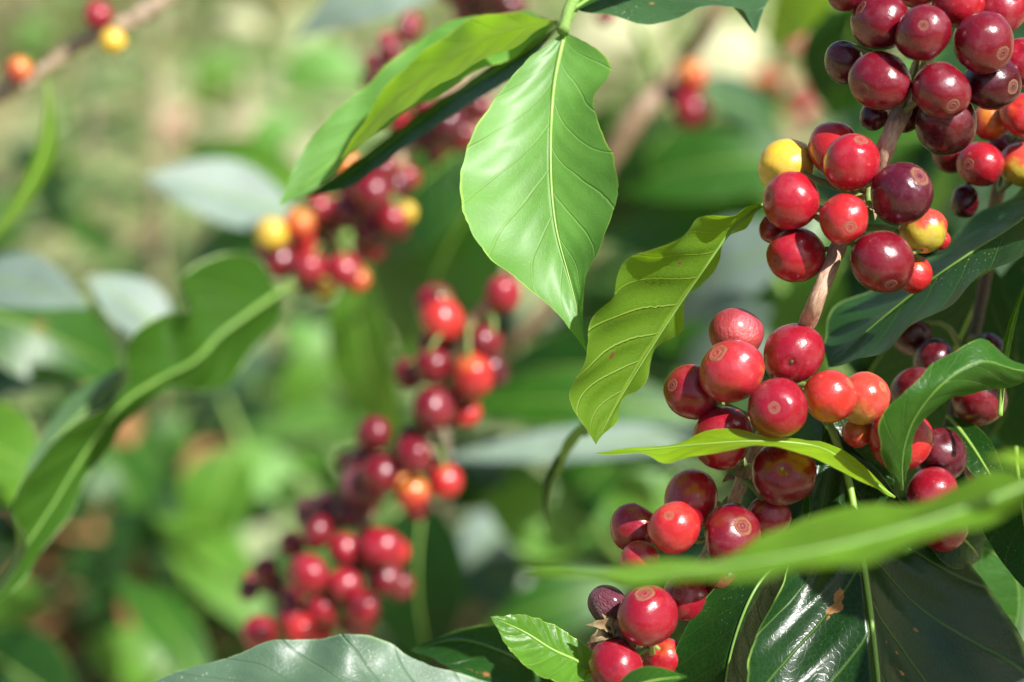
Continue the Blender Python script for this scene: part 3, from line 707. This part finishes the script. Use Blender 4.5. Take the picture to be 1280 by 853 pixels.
# ================================================================== blurred fruiting branches
GB = 'out-of-focus coffee branches with cherries'
b2, p2 = branch('coffee_branch', 'blurred branch running down through the middle with loose bunches of red cherries',
    [(700,250,.80),(660,320,.81),(628,362,.815),(590,405,.82),(562,455,.83),(545,520,.835),(505,575,.84),(470,625,.84),(440,690,.84),(410,750,.84),(360,800,.845),(300,860,.85)],
    [2.4,2.3,2.3,2.2,2.1,2.1,2.0,2.0,1.9,1.8,1.6,1.4], M_BARKPALE, group=GB, seed=12)
place_cherries(b2, .822, [
 (553,400,29,'orange',(.3,.2,.4),-6,.92,None,'orange cherry at the top of the bunch'),(629,367,23,'red',None,-8),(606,426,22,'crimson',None,-10),(591,469,27,'bright',None,-14),
 (584,516,19,'bright',None,0),(512,466,21,'crimson',None,0),(541,457,24,'crimson',None,-10),(539,432,17,'deep',None,6),(542,510,28,'crimson',None,-12,.9),(563,432,16,'maroon',None,8),(566,500,16,'bright',None,4),
 (467,543,22,'deep',None,0,1.15),(516,570,25,'deep',None,-10),(475,592,26,'crimson',None,-8),(557,602,22,'bright',None,0),(516,617,21,'orange',None,-8,1.1),
 (452,575,18,'crimson',None,8),(445,609,23,'dull',None,4),(412,640,25,'dull',None,12),(436,640,20,'dull',None,10),(495,600,16,'orange',None,10)], p2, low=True)
place_cherries(b2, .83, [
 (385,718,26,'red',None,-14,1.1),(396,665,21,'deep',None,-8),(430,686,22,'red',None,-6),(474,684,28,'red',None,-6,.9),(495,690,17,'bright',None,4),
 (430,731,22,'red',None,-14),(455,762,23,'red',None,-16),(401,761,20,'red',None,-8),(481,722,23,'deep',None,0),(324,792,23,'red',None,-8),
 (366,772,20,'red',None,-4),(376,788,20,'bright',None,-12),(332,714,17,'deep',None,14),(311,738,14,'dull',None,18),(401,794,16,'bright',None,0),
 (366,680,17,'deep',None,6),(365,750,15,'deep',None,6),(345,735,12,'maroon',None,14),(450,705,16,'maroon',None,10),(388,640,20,'dull',None,16)], p2, low=True)
b3, p3 = branch('coffee_branch', 'blurred branch behind the folded leaf with a dense dark bunch and a yellow cherry',
    [(640,-60,.92),(600,40,.91),(560,120,.90),(510,190,.90),(455,245,.89),(410,300,.89),(380,350,.89)], [2.4,2.4,2.3,2.2,2.0,1.8,1.5], M_BARK, group=GB, seed=15)
place_cherries(b3, .885, [
 (339,292,21,'yellow',None,-8,1,None,'yellow cherry at the left end of the bunch'),(374,282,20,'orange',None,-8,1.1),(378,305,18,'bright',None,-2),(401,259,19,'red',None,-6),(350,328,21,'crimson',None,-6),(328,321,13,'crimson',None,4),
 (387,335,22,'red',None,-12),(429,337,23,'red',None,-10),(447,350,16,'orange',None,0),(405,361,13,'yellow',None,6),(464,240,26,'deep',None,-10),(493,233,21,'maroon',None,0),
 (490,274,19,'red',None,-6),(508,266,13,'yellow',None,0),(464,288,24,'maroon',None,0),(437,265,23,'maroon',None,-6),(477,209,20,'deep',None,0),(434,208,19,'orange',None,0),
 (427,236,20,'deep',None,4),(411,278,16,'deep',None,4),(480,252,20,'maroon',None,6),(455,215,18,'maroon',None,8)], p3, low=True)
place_cherries(b3, .90, [
 (509,40,15,'crimson',None,6),(488,64,16,'deep',None,4),(466,78,13,'crimson',None,8),(470,100,12,'deep',None,8),(495,146,18,'red',None,-6),(523,127,18,'crimson',None,-4),(558,155,25,'maroon',None,-8),
 (582,128,20,'maroon',None,-4),(532,172,20,'maroon',None,-4),(560,125,16,'deep',None,6),(595,5,22,'maroon',None,0),(634,8,24,'maroon',None,0),(615,-12,24,'maroon',None,-6),(575,-6,16,'maroon',None,0),(508,160,16,'deep',None,6),
 (545,190,12,'deep',None,6),(755,22,10,'deep',None,0)], p3, low=True)
b4, p4 = branch('coffee_branch', 'knobbly pale bare twig in the upper left corner with three cherries',
    [(-60,160,.86),(0,120,.86),(45,92,.86),(80,68,.86),(105,52,.86),(135,38,.86),(170,22,.86),(215,-8,.86),(270,-50,.86)], [1.8,2.2,3.2,1.9,3.0,2.6,3.0,1.8,1.8], M_BARKPALE, group=GB, knob=.5, seed=21)
place_cherries(b4, .85, [(122,19,19,'crimson',None,0,1,None,'crimson cherry on top of the twig'),(141,52,17,'yellow',(-.3,.9,-.3),-6,1,None,'orange-yellow cherry under the twig'),(24,87,17,'orange',None,0,1,None,'orange cherry at the left edge')], p4, low=True)
leaf_at(b4, (57,100,.86),(-25,320,.80), 38, (.95,.25,.3), 'olive', curl=.12, label='narrow yellow-green leaf hanging from the twig at the left edge')
b5, p5 = branch('coffee_branch', 'blurred brown branch behind the big bright leaf with two cherries side on',
    [(930,-40,1.03),(892,20,1.03),(858,70,1.05),(820,118,1.03),(790,155,1.03),(740,240,1.04),(690,370,1.05),(640,430,1.06),(560,500,1.1)], [3.2,3.2,3.4,5.2,3.0,2.8,2.6,2.8,2.6], M_BARKMID, group=GB, seed=23, knob=.3)
place_cherries(b5, 1.02, [(864,96,20,'orange',None,0),(864,137,25,'crimson',None,-6),(842,118,14,'dull',None,8)], p5, low=True)
b6, p6 = branch('coffee_branch', 'faint far branch at upper right with pinkish blurred cherries',
    [(1090,-30,1.5),(1040,50,1.5),(1015,120,1.5),(990,190,1.5)], [3,3,2.6,2], M_BARK, group=GB, seed=25)
place_cherries(b6, 1.5, [(1000,62,17,'pink',None,0),(1030,40,15,'pink',None,0),(1020,72,13,'red',None,0),(950,100,14,'orange',None,0),(970,98,13,'red',None,0),(1010,115,15,'pink',None,0),(1003,140,13,'pink',None,0),(985,125,12,'red',None,10)], p6, low=True)

# ================================================================== blurred leaves behind, each on a branch of its own
def sprig(label, stem, leaves, mat=M_GREENSTEM, r=(2.0,1.8,1.4)):
    t, p = branch('leafy_branch', label, stem, r, mat, 'branch', 'leafy coffee branches behind the fruit', seed=random.randint(1, 99))
    for lf in leaves:
        b, tp, w, n, m = lf[:5]; k = lf[5] if len(lf) > 5 else {}
        leaf_at(t, b, tp, w, n, m, **k)
    return t
# left: long wavy leaf with a yellow stalk
lw, lwp = branch('leafy_branch', 'branch at left carrying the long wavy leaf with yellowish midrib',
    [(470,250,1.0),(430,300,.97),(388,342,.92),(348,367,.832)], [1.7,1.6,1.4,1.1], M_GREENSTEM, 'branch', 'leafy coffee branches behind the fruit', seed=31)
leaf_px(lw, .76, [(348,366,70),(300,400,58),(264,428,50),(246,450,42),(200,474,28),(152,506,12),(110,560,-4),(62,638,-22),(12,712,-38),(-35,775,-50)],
        [(322,322,62),(275,318,52),(230,345,44),(240,386,30),(205,392,34),(166,418,14),(156,442,12),(162,476,-4),(140,505,-10),(90,530,-20),(50,576,-34),(22,606,-38),(15,640,-48),(36,682,-52),(0,740,-52)],
        [(350,398,76),(318,438,70),(288,478,62),(252,490,52),(216,484,36),(168,520,20),(128,570,2),(80,652,-16),(22,732,-34)],
        'wavy', label='long wavy leaf seen from below, sweeping to the lower left corner', flip=False, ribmat=M_RIBD, rib=.0010, wave=.0006, wn=6, vamp=.0010, ns=14, nt_=110, bulge=.2)
leaf_px(lw, .80, [(165,455,0),(120,500,-6),(70,550,-18),(20,620,-30)],
        [(130,470,4),(85,500,-4),(50,550,-18)], [(165,500,-2),(120,530,-10),(60,590,-24)], 'grey', flip=False, label='pale glossy leaf just behind the wavy margin', rib=.0005, ns=8)
sprig('pale leaves with scorched edges at the left edge', [(-60,300,.92),(20,360,.9),(110,380,.9),(180,400,.9)],
  [((-50,350,.9),(112,385,.87),95,(.32,.42,.85),'pale',dict(curl=.08)),((215,425,.9),(108,345,.9),85,(.40,.5,.8),'pale',dict(curl=.06)),
   ((-40,380,.94),(160,470,.96),130,(-.1,.3,.9),'mid'),((-60,500,.95),(130,500,.98),110,(-.1,.9,.4),'dark'),((-70,540,.9),(60,600,.88),120,(.1,.5,.8),'young'),((-30,600,.92),(40,640,.9),60,(.1,.5,.8),'young')])
sprig('blurred leaf left of the bunch, sky sheen put into its pale colour', [(430,330,1.02),(400,290,1.02),(368,268,1.02)],
  [((368,268,1.02),(180,222,1.0),100,(.30,.50,.85),'pale',dict(curl=.03)),((395,240,1.08),(230,190,1.12),60,(.0,.3,.9),'young'),((380,300,1.1),(210,360,1.15),80,(.1,.5,.8),'mid')])
sprig('blurred grey leaf hanging from the top edge left of the folded leaf', [(640,-50,.98),(600,-30,.98),(560,-20,.98)],
  [((565,-22,.98),(365,50,.98),75,(.3,.6,.85),'pale')])
sprig('large saturated green leaves behind the middle branch', [(660,170,.98),(600,200,.98),(560,215,.98)],
  [((600,170,.97),(450,330,1.0),170,(-.5,.1,.8),'mid'),((620,210,.96),(520,480,1.02),220,(-.5,.05,.8),'mid',dict(fold=.1)),((470,180,1.02),(560,360,1.05),150,(-.4,.2,.8),'mid'),((440,330,1.05),(500,560,1.08),90,(-.4,.4,.8),'young')])
sprig('dark green leaves behind the big bright leaf, right side', [(790,20,1.1),(830,120,1.12),(860,240,1.12)],
  [((775,130,1.1),(720,300,1.15),130,(.1,.2,.9),'dark'),((1010,200,1.1),(760,240,1.12),110,(.1,.4,.9),'mid'),((1030,240,1.12),(740,300,1.16),150,(0,.3,.9),'mid'),((850,150,1.15),(770,250,1.16),110,(-.3,.1,.9),'dark'),
   ((860,110,1.1),(990,200,1.14),90,(.1,.6,.7),'grey'),((1120,180,1.14),(1000,170,1.12),55,(.2,.85,.4),'grey')])
sprig('leaves between the twisted leaf and the sharp stem', [(1060,480,1.0),(1000,400,1.0),(960,330,1.0)],
  [((1000,300,.98),(830,400,1.02),130,(.1,.5,.85),'pale'),((1000,420,1.0),(840,470,1.04),110,(.3,.5,.8),'pale'),((960,330,1.05),(1010,470,1.04),110,(-.2,.2,.9),'mid'),((1030,260,1.02),(1010,400,1.02),60,(.1,.5,.9),'mid'),((890,300,1.05),(820,480,1.05),110,(-.4,.1,.9),'mid')])
sprig('nearly horizontal leaves crossing below the middle', [(930,560,.98),(820,540,.98),(740,540,.98)],
  [((900,545,.97),(545,575,.97),55,(.25,.6,.75),'pale',dict(curl=.02)),((880,520,1.0),(560,510,1.02),80,(0,.35,.9),'mid'),((860,470,1.03),(610,470,1.06),110,(.1,.3,.9),'dark'),((900,600,1.0),(700,570,1.0),40,(0,.6,.8),'dark')])
sprig('rounded pale green leaves low in the middle', [(780,700,1.12),(740,660,1.1),(700,640,1.1)],
  [((720,690,1.1),(600,620,1.1),110,(0,.6,.8),'young'),((860,650,1.12),(690,610,1.12),70,(.1,.7,.7),'young'),((780,560,1.1),(650,720,1.14),90,(.1,.5,.8),'mid'),((700,760,1.15),(560,720,1.15),90,(.2,.6,.8),'grey'),((780,730,1.1),(600,790,1.1),80,(.2,.3,.9),'mid')])
sprig('dark vertical leaf behind the lowest bunch', [(520,560,.93),(515,600,.93),(510,635,.93)],
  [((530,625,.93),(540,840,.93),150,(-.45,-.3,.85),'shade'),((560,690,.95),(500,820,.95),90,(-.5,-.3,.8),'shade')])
sprig('thin dark tail of leaves hanging below the twisted leaf', [(760,470,.70),(742,510,.70),(728,545,.70)],
  [((728,540,.70),(690,680,.72),24,(-.9,.2,.3),'dark',dict(fold=.6)),((735,530,.69),(700,600,.70),26,(-.8,.3,.4),'olive')])
sprig('mid-green blurred leaves at lower left', [(160,900,1.25),(240,780,1.2),(300,640,1.2)],
  [((300,560,1.2),(250,690,1.2),100,(0,.5,.8),'young'),((360,570,1.2),(430,640,1.25),60,(0,.5,.8),'mid'),((130,560,1.2),(180,640,1.2),90,(0,.4,.9),'mid'),((330,800,1.15),(190,640,1.2),90,(.2,.6,.7),'young'),
   ((260,860,1.1),(140,720,1.15),70,(.2,.7,.7),'mid'),((60,740,1.2),(-40,800,1.2),80,(.1,.7,.7),'young'),((-40,800,1.0),(110,900,1.0),120,(0,.2,.9),'dark'),((110,800,1.3),(250,880,1.3),90,(0,.7,.7),'young')])
sprig('scattered pale shining leaves between the left leaf and the bunches', [(330,620,1.35),(280,500,1.35),(240,420,1.35)],
  [((330,420,1.3),(250,500,1.3),70,(.3,.4,.85),'grey'),((420,430,1.4),(350,520,1.4),60,(.2,.5,.8),'young'),((290,560,1.3),(380,640,1.3),70,(.25,.4,.85),'gloss'),((230,520,1.4),(170,620,1.4),70,(.2,.5,.8),'mid'),
   ((440,480,1.5),(350,400,1.5),60,(.3,.5,.8),'gloss'),((300,640,1.4),(230,740,1.4),70,(.3,.4,.9),'gloss')])
sprig('pale shining leaves high behind the left half', [(420,150,1.5),(330,120,1.5),(250,90,1.5)],
  [((430,60,1.6),(350,120,1.6),60,(.3,.4,.85),'gloss'),((380,150,1.6),(300,190,1.6),50,(.3,.4,.85),'gloss'),((300,60,1.7),(240,130,1.7),45,(.25,.45,.8),'young'),((450,110,1.5),(400,60,1.5),40,(.3,.4,.9),'gloss')])
sprig('glossy grey-green leaves behind the gap right of the middle bunch', [(760,600,1.2),(700,520,1.2),(660,450,1.2)],
  [((760,430,1.2),(650,480,1.2),80,(.35,.45,.8),'pale'),((640,640,1.2),(580,720,1.2),80,(.35,.5,.8),'pale'),((760,620,1.25),(690,700,1.25),80,(.2,.5,.8),'gloss'),((850,600,1.2),(740,630,1.2),50,(.2,.5,.85),'gloss'),((960,400,1.2),(870,330,1.2),70,(.2,.35,.9),'grey')])
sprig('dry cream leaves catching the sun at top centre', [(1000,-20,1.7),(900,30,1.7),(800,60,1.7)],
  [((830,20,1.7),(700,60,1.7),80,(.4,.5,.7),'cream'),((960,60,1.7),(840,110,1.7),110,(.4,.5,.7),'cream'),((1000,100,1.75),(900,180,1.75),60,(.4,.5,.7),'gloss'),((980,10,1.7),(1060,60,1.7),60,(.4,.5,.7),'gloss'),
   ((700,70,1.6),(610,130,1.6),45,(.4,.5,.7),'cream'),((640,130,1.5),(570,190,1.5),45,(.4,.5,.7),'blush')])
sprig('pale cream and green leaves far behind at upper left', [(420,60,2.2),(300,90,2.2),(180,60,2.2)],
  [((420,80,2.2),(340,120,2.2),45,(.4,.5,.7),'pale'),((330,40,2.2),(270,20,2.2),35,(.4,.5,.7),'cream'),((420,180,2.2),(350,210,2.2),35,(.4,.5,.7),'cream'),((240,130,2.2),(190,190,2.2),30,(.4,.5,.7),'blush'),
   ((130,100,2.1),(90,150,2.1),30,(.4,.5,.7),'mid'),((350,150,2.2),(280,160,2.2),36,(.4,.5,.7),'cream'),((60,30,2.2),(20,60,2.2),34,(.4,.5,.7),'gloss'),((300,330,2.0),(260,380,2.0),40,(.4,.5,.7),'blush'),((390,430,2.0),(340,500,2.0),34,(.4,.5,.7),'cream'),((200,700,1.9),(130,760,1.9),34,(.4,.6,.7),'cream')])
sprig('leaves at the top right behind the uppermost cherries', [(1180,-60,.95),(1100,-20,.95),(1040,10,.95)],
  [((1060,-30,.95),(960,60,.98),90,(-.3,.4,.8),'lime'),((1080,-20,.96),(1040,150,1.0),110,(-.1,.2,.9),'dark'),((1170,170,.9),(1000,240,.95),70,(.1,.6,.8),'mid'),((1290,200,.8),(1150,300,.86),110,(0,.4,.9),'mid'),((1050,330,.9),(990,480,.95),100,(-.2,.2,.9),'mid')])

# ================================================================== distant plants and ground
def crown_mesh(name, fn, n, size, mats, droop=.3, seed=0):
    rnd = random.Random(seed); V = []; F = []; MI = []
    for _ in range(n):
        c, out_ = fn(rnd); L_ = size*rnd.uniform(.6, 1.25); Wd = L_*rnd.uniform(.30, .45)
        d = (out_+Vector((rnd.uniform(-.7,.7), rnd.uniform(-.7,.7), rnd.uniform(-.5,.4)-droop))).normalized()
        s = d.cross(Vector((rnd.uniform(-.4,.4), rnd.uniform(-.4,.4), 1))).normalized(); u = s.cross(d)
        b = len(V); rows = [(0,.0,0),(.22,.36,.03),(.5,.5,.06),(.78,.33,.02),(1,.0,-.06)]
        for (t, w, h) in rows:
            q = c+d*(t*L_)+u*(h*L_)
            if w == 0: V.append(q)
            else: V += [q-s*w*Wd+u*w*Wd*.2, q, q+s*w*Wd+u*w*Wd*.2]
        mi = rnd.randrange(len(mats))
        F += [(b,b+1,b+2),(b,b+2,b+3),(b+1,b+4,b+5,b+2),(b+2,b+5,b+6,b+3),(b+4,b+7,b+8,b+5),(b+5,b+8,b+9,b+6),(b+7,b+10,b+8),(b+8,b+10,b+9)]
        MI += [mi]*8
    me = bpy.data.meshes.new(name); me.from_pydata([tuple(v) for v in V], [], F)
    for m in mats: me.materials.append(m)
    me.polygons.foreach_set('material_index', MI); smooth(me); return me
def far_leaf(name, c1, c2, tr, tf=.35, rough=.4): return simple_mat(name, c1, c2, 9, rough, .002, trans=tr, tf=tf)
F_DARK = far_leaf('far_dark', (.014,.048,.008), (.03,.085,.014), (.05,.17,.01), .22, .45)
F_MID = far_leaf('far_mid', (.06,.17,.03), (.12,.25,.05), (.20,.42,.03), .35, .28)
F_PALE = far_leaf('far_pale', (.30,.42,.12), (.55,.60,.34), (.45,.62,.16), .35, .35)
F_STRAW = far_leaf('far_straw', (.52,.45,.25), (.68,.60,.38), (.5,.42,.2), .25, .7)
F_RUST = far_leaf('far_rust', (.30,.13,.05), (.42,.22,.08), (.3,.1,.02), .2, .7)
def ground_z(x, y): return .10*max(0, y-3.0)+.03*noise.noise(Vector((x*.9, y*.9, 0)))-.0
# ground sheet
gv = []; gf = []; nx_, ny_ = 110, 110
for j in range(ny_):
    y = -4+ (j/(ny_-1))**2.2*90
    for i in range(nx_):
        u_ = (i/(nx_-1)-.5)*2; x = math.copysign(abs(u_)**2.0, u_)*60
        z = ground_z(x, min(y, 14)) + .02*noise.noise(Vector((x*6, y*6, 3)))
        gv.append((x, y, z))
for j in range(ny_-1):
    for i in range(nx_-1): gf.append((j*nx_+i, j*nx_+i+1, (j+1)*nx_+i+1, (j+1)*nx_+i))
gm = bpy.data.meshes.new('ground'); gm.from_pydata(gv, [], gf); smooth(gm)
def ground_mat():
    m, nt, b, out = newmat('ground_soil'); g = G(nt); tc = g.n('TexCoord').outputs['Object']
    n = g.noise(tc, 1.6, 6, rough=.65); n2 = g.noise(tc, 9, 5); n3 = g.noise(tc, 60, 4)
    c = g.mix(g.smooth(n, .42, .56), (.16,.10,.05), (.46,.42,.22)); c = g.mix(g.smooth(n2, .5, .66), c, (.34,.42,.16)); c = g.mix(g.smooth(n3, .55, .7), c, (.62,.56,.38))
    nt.links.new(c, b.inputs['Base Color']); b.inputs['Roughness'].default_value = .9
    nt.links.new(g.bump(g.m('ADD', n2, n3), .8, .03), b.inputs['Normal']); return m
gm.materials.append(ground_mat())
go = bpy.data.objects.new('ground', gm); link(go); go['kind'] = 'structure'; go['label'] = 'sunlit soil and dry weeds of the coffee plot'

def plant(name, label, cat, px, d, top_py, w, n, size, mats, group, seed, droop=.25, trunk=True, shape='round'):
    """a plant standing on the ground at depth d, as tall as the frame row top_py"""
    p = P(px, 426, d); x, y = p.x, p.y; z0 = ground_z(x, y); top = P(px, top_py, d).z
    h = max(.12, top-z0); t = thing(name, label, cat, (x, y, z0), group)
    base = Vector((x, y, z0))
    def fn(r):
        a = r.uniform(0, 2*PI); k = r.random()
        zz = h*(r.uniform(.08, 1) if shape == 'round' else r.uniform(.0, 1))
        rad = w*(.35+.65*math.sin(PI*min(1, zz/h*.9+.05)))*math.sqrt(r.uniform(.15, 1))
        cl = .75+.5*noise.noise(Vector((a*1.3, zz*4, seed)))
        return Vector((math.cos(a)*rad*cl, math.sin(a)*rad*cl, zz)), Vector((math.cos(a), math.sin(a), .15))
    cm = crown_mesh('crown', fn, n, size, mats, droop, seed)
    part('crown', cm, t, base)
    if trunk:
        r = random.Random(seed)
        lean = Vector((r.uniform(-.1,.1), r.uniform(-.1,.1), 0))
        tube('trunk', t, [base-Vector((0,0,.03)), base+Vector((0,0,h*.4))+lean*.5, base+Vector((0,0,h*.85))+lean], [.016,.012,.005], M_BARKPALE, n=14, seg=8)
        for q in range(4):
            a = r.uniform(0, 6.3); z = h*r.uniform(.3, .8)
            tube('limb', t, [base+Vector((0,0,z))+lean*(z/h), base+Vector((math.cos(a)*w*.4, math.sin(a)*w*.4, z+.03))+lean, base+Vector((math.cos(a)*w*.8, math.sin(a)*w*.8, z+.0))+lean], [.006,.004,.002], M_BARK, n=8, seg=6)
    return t
G1 = 'coffee bushes in the background'; G2 = 'low weeds on the plot'
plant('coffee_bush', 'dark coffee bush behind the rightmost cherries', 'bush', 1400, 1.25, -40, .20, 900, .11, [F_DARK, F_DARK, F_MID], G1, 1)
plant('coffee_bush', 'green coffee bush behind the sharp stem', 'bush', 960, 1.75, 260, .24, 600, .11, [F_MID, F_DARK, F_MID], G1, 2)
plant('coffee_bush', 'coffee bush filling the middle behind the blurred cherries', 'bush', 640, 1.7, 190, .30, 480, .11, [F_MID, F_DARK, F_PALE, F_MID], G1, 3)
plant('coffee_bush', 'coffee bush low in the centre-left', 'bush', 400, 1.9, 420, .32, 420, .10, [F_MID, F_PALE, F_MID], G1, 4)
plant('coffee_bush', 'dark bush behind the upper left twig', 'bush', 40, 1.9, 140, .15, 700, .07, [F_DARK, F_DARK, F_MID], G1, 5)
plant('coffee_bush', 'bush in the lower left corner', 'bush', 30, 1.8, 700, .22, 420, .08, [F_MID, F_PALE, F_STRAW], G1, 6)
plant('coffee_bush', 'dark low bush added for the shaded gap behind the bunches at lower left', 'bush', 190, 2.3, 560, .26, 600, .09, [F_DARK, F_RUST, F_DARK, F_MID], G1, 10)  # dark bush added to stand in for a shaded gap
plant('coffee_bush', 'small dark rusty bush added for the soil shadow low at left, behind the wavy leaf', 'bush', 150, 1.6, 570, .085, 420, .07, [F_DARK, F_DARK, F_DARK, F_RUST], G1, 21)  # dark bush added in place of soil lying in shadow
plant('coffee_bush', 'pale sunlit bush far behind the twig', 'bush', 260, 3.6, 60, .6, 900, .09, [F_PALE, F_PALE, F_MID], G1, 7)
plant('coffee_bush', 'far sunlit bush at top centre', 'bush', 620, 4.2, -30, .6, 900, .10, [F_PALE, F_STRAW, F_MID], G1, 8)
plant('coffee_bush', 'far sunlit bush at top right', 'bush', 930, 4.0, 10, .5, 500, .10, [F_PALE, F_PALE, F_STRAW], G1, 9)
def undergrowth():
    rw = random.Random(5); spots = []
    for i in range(60):
        px = rw.uniform(-120, 1350); d = rw.uniform(2.0, 6.5); p = P(px, 426, d)
        spots.append((p.x, p.y, ground_z(p.x, p.y), rw.uniform(.12, .5), rw.uniform(.1, .24)))
    def fn(r):
        x, y, z0, h, w = r.choice(spots); a = r.uniform(0, 6.3); k = r.uniform(0, 1)
        return Vector((x+math.cos(a)*w*k, y+math.sin(a)*w*k, z0+h*r.random())), Vector((math.cos(a), math.sin(a), .5))
    return crown_mesh('undergrowth', fn, 5200, .075, [F_PALE, F_MID, F_MID, F_STRAW, F_DARK, F_PALE, F_RUST], -.1, 4)
uo = bpy.data.objects.new('undergrowth', undergrowth()); link(uo); uo['kind'] = 'stuff'; uo['label'] = 'low leafy weeds on the sunlit ground behind the coffee plants'; uo['category'] = 'undergrowth'
# tall dry stalks standing behind at upper left
for i, (px, d, tp, lean) in enumerate(((150,1.9,40,.02),(176,2.0,90,-.015),(215,1.8,60,.03),(262,1.9,110,.05))):
    p = P(px, 426, d); z0 = ground_z(p.x, p.y); zt = P(px, tp, d).z
    me, o_ = tube_mesh('dry_stalk', [Vector((p.x,p.y,z0)), Vector((p.x+lean*.4,p.y,(z0+zt)/2)), Vector((p.x+lean*2,p.y,zt))], [.006,.005,.002], n=14, seg=6)
    me.materials.append(M_BARKPALE); so_ = bpy.data.objects.new('dry_stalk', me); so_.location = o_; link(so_)
    so_['label'] = ['pale dry stalk at upper left, nearest below the crimson cherry of the bare twig', 'pale dry stalk at upper left leaning slightly left, second from the left', 'pale dry stalk above the pale sheen-coloured leaf at upper left', 'short pale dry stalk leaning right, just behind the pale sheen-coloured leaf'][i]; so_['category'] = 'stalk'; so_['group'] = 'dry stalks at upper left'
# grass and litter: nobody could count it
def blade_mesh():
    r = random.Random(77); V = []; F = []; MI = []
    for i in range(22000):
        y = r.uniform(1.2, 9.5); hw = .26*y+.5; x = r.uniform(-hw, hw); z = ground_z(x, y); h = r.uniform(.04, .20); a = r.uniform(0, PI); w = r.uniform(.002, .006)
        dx, dy = math.cos(a)*w, math.sin(a)*w; lx, ly = r.uniform(-.08, .08), r.uniform(-.08, .08); b = len(V)
        V += [(x-dx, y-dy, z), (x+dx, y+dy, z), (x+dx*.6+lx*.4, y+dy*.6+ly*.4, z+h*.6), (x-dx*.6+lx*.4, y-dy*.6+ly*.4, z+h*.6), (x+lx, y+ly, z+h)]
        F += [(b, b+1, b+2, b+3), (b+3, b+2, b+4)]; mi = 0 if r.random() < .5 else 1; MI += [mi, mi]
    me = bpy.data.meshes.new('grass'); me.from_pydata(V, [], F); me.materials.append(F_PALE); me.materials.append(F_STRAW); me.polygons.foreach_set('material_index', MI); return me
gr = bpy.data.objects.new('grass', blade_mesh()); link(gr); gr['kind'] = 'stuff'; gr['label'] = 'dry and green grass blades on the ground'; gr['category'] = 'grass'
def litter_mesh():
    r = random.Random(78)
    def fn(r): 
        y = r.uniform(1.0, 9.5); hw = .26*y+.5; x = r.uniform(-hw, hw)
        return Vector((x, y, ground_z(x, y)+r.uniform(.01, .03))), Vector((r.uniform(-1, 1), r.uniform(-1, 1), 0))
    return crown_mesh('leaf_litter', fn, 5000, .08, [F_RUST, F_STRAW, F_STRAW], 0, 78)
lo = bpy.data.objects.new('leaf_litter', litter_mesh()); link(lo); lo['kind'] = 'stuff'; lo['label'] = 'fallen dry leaves scattered on the ground'; lo['category'] = 'leaf litter'
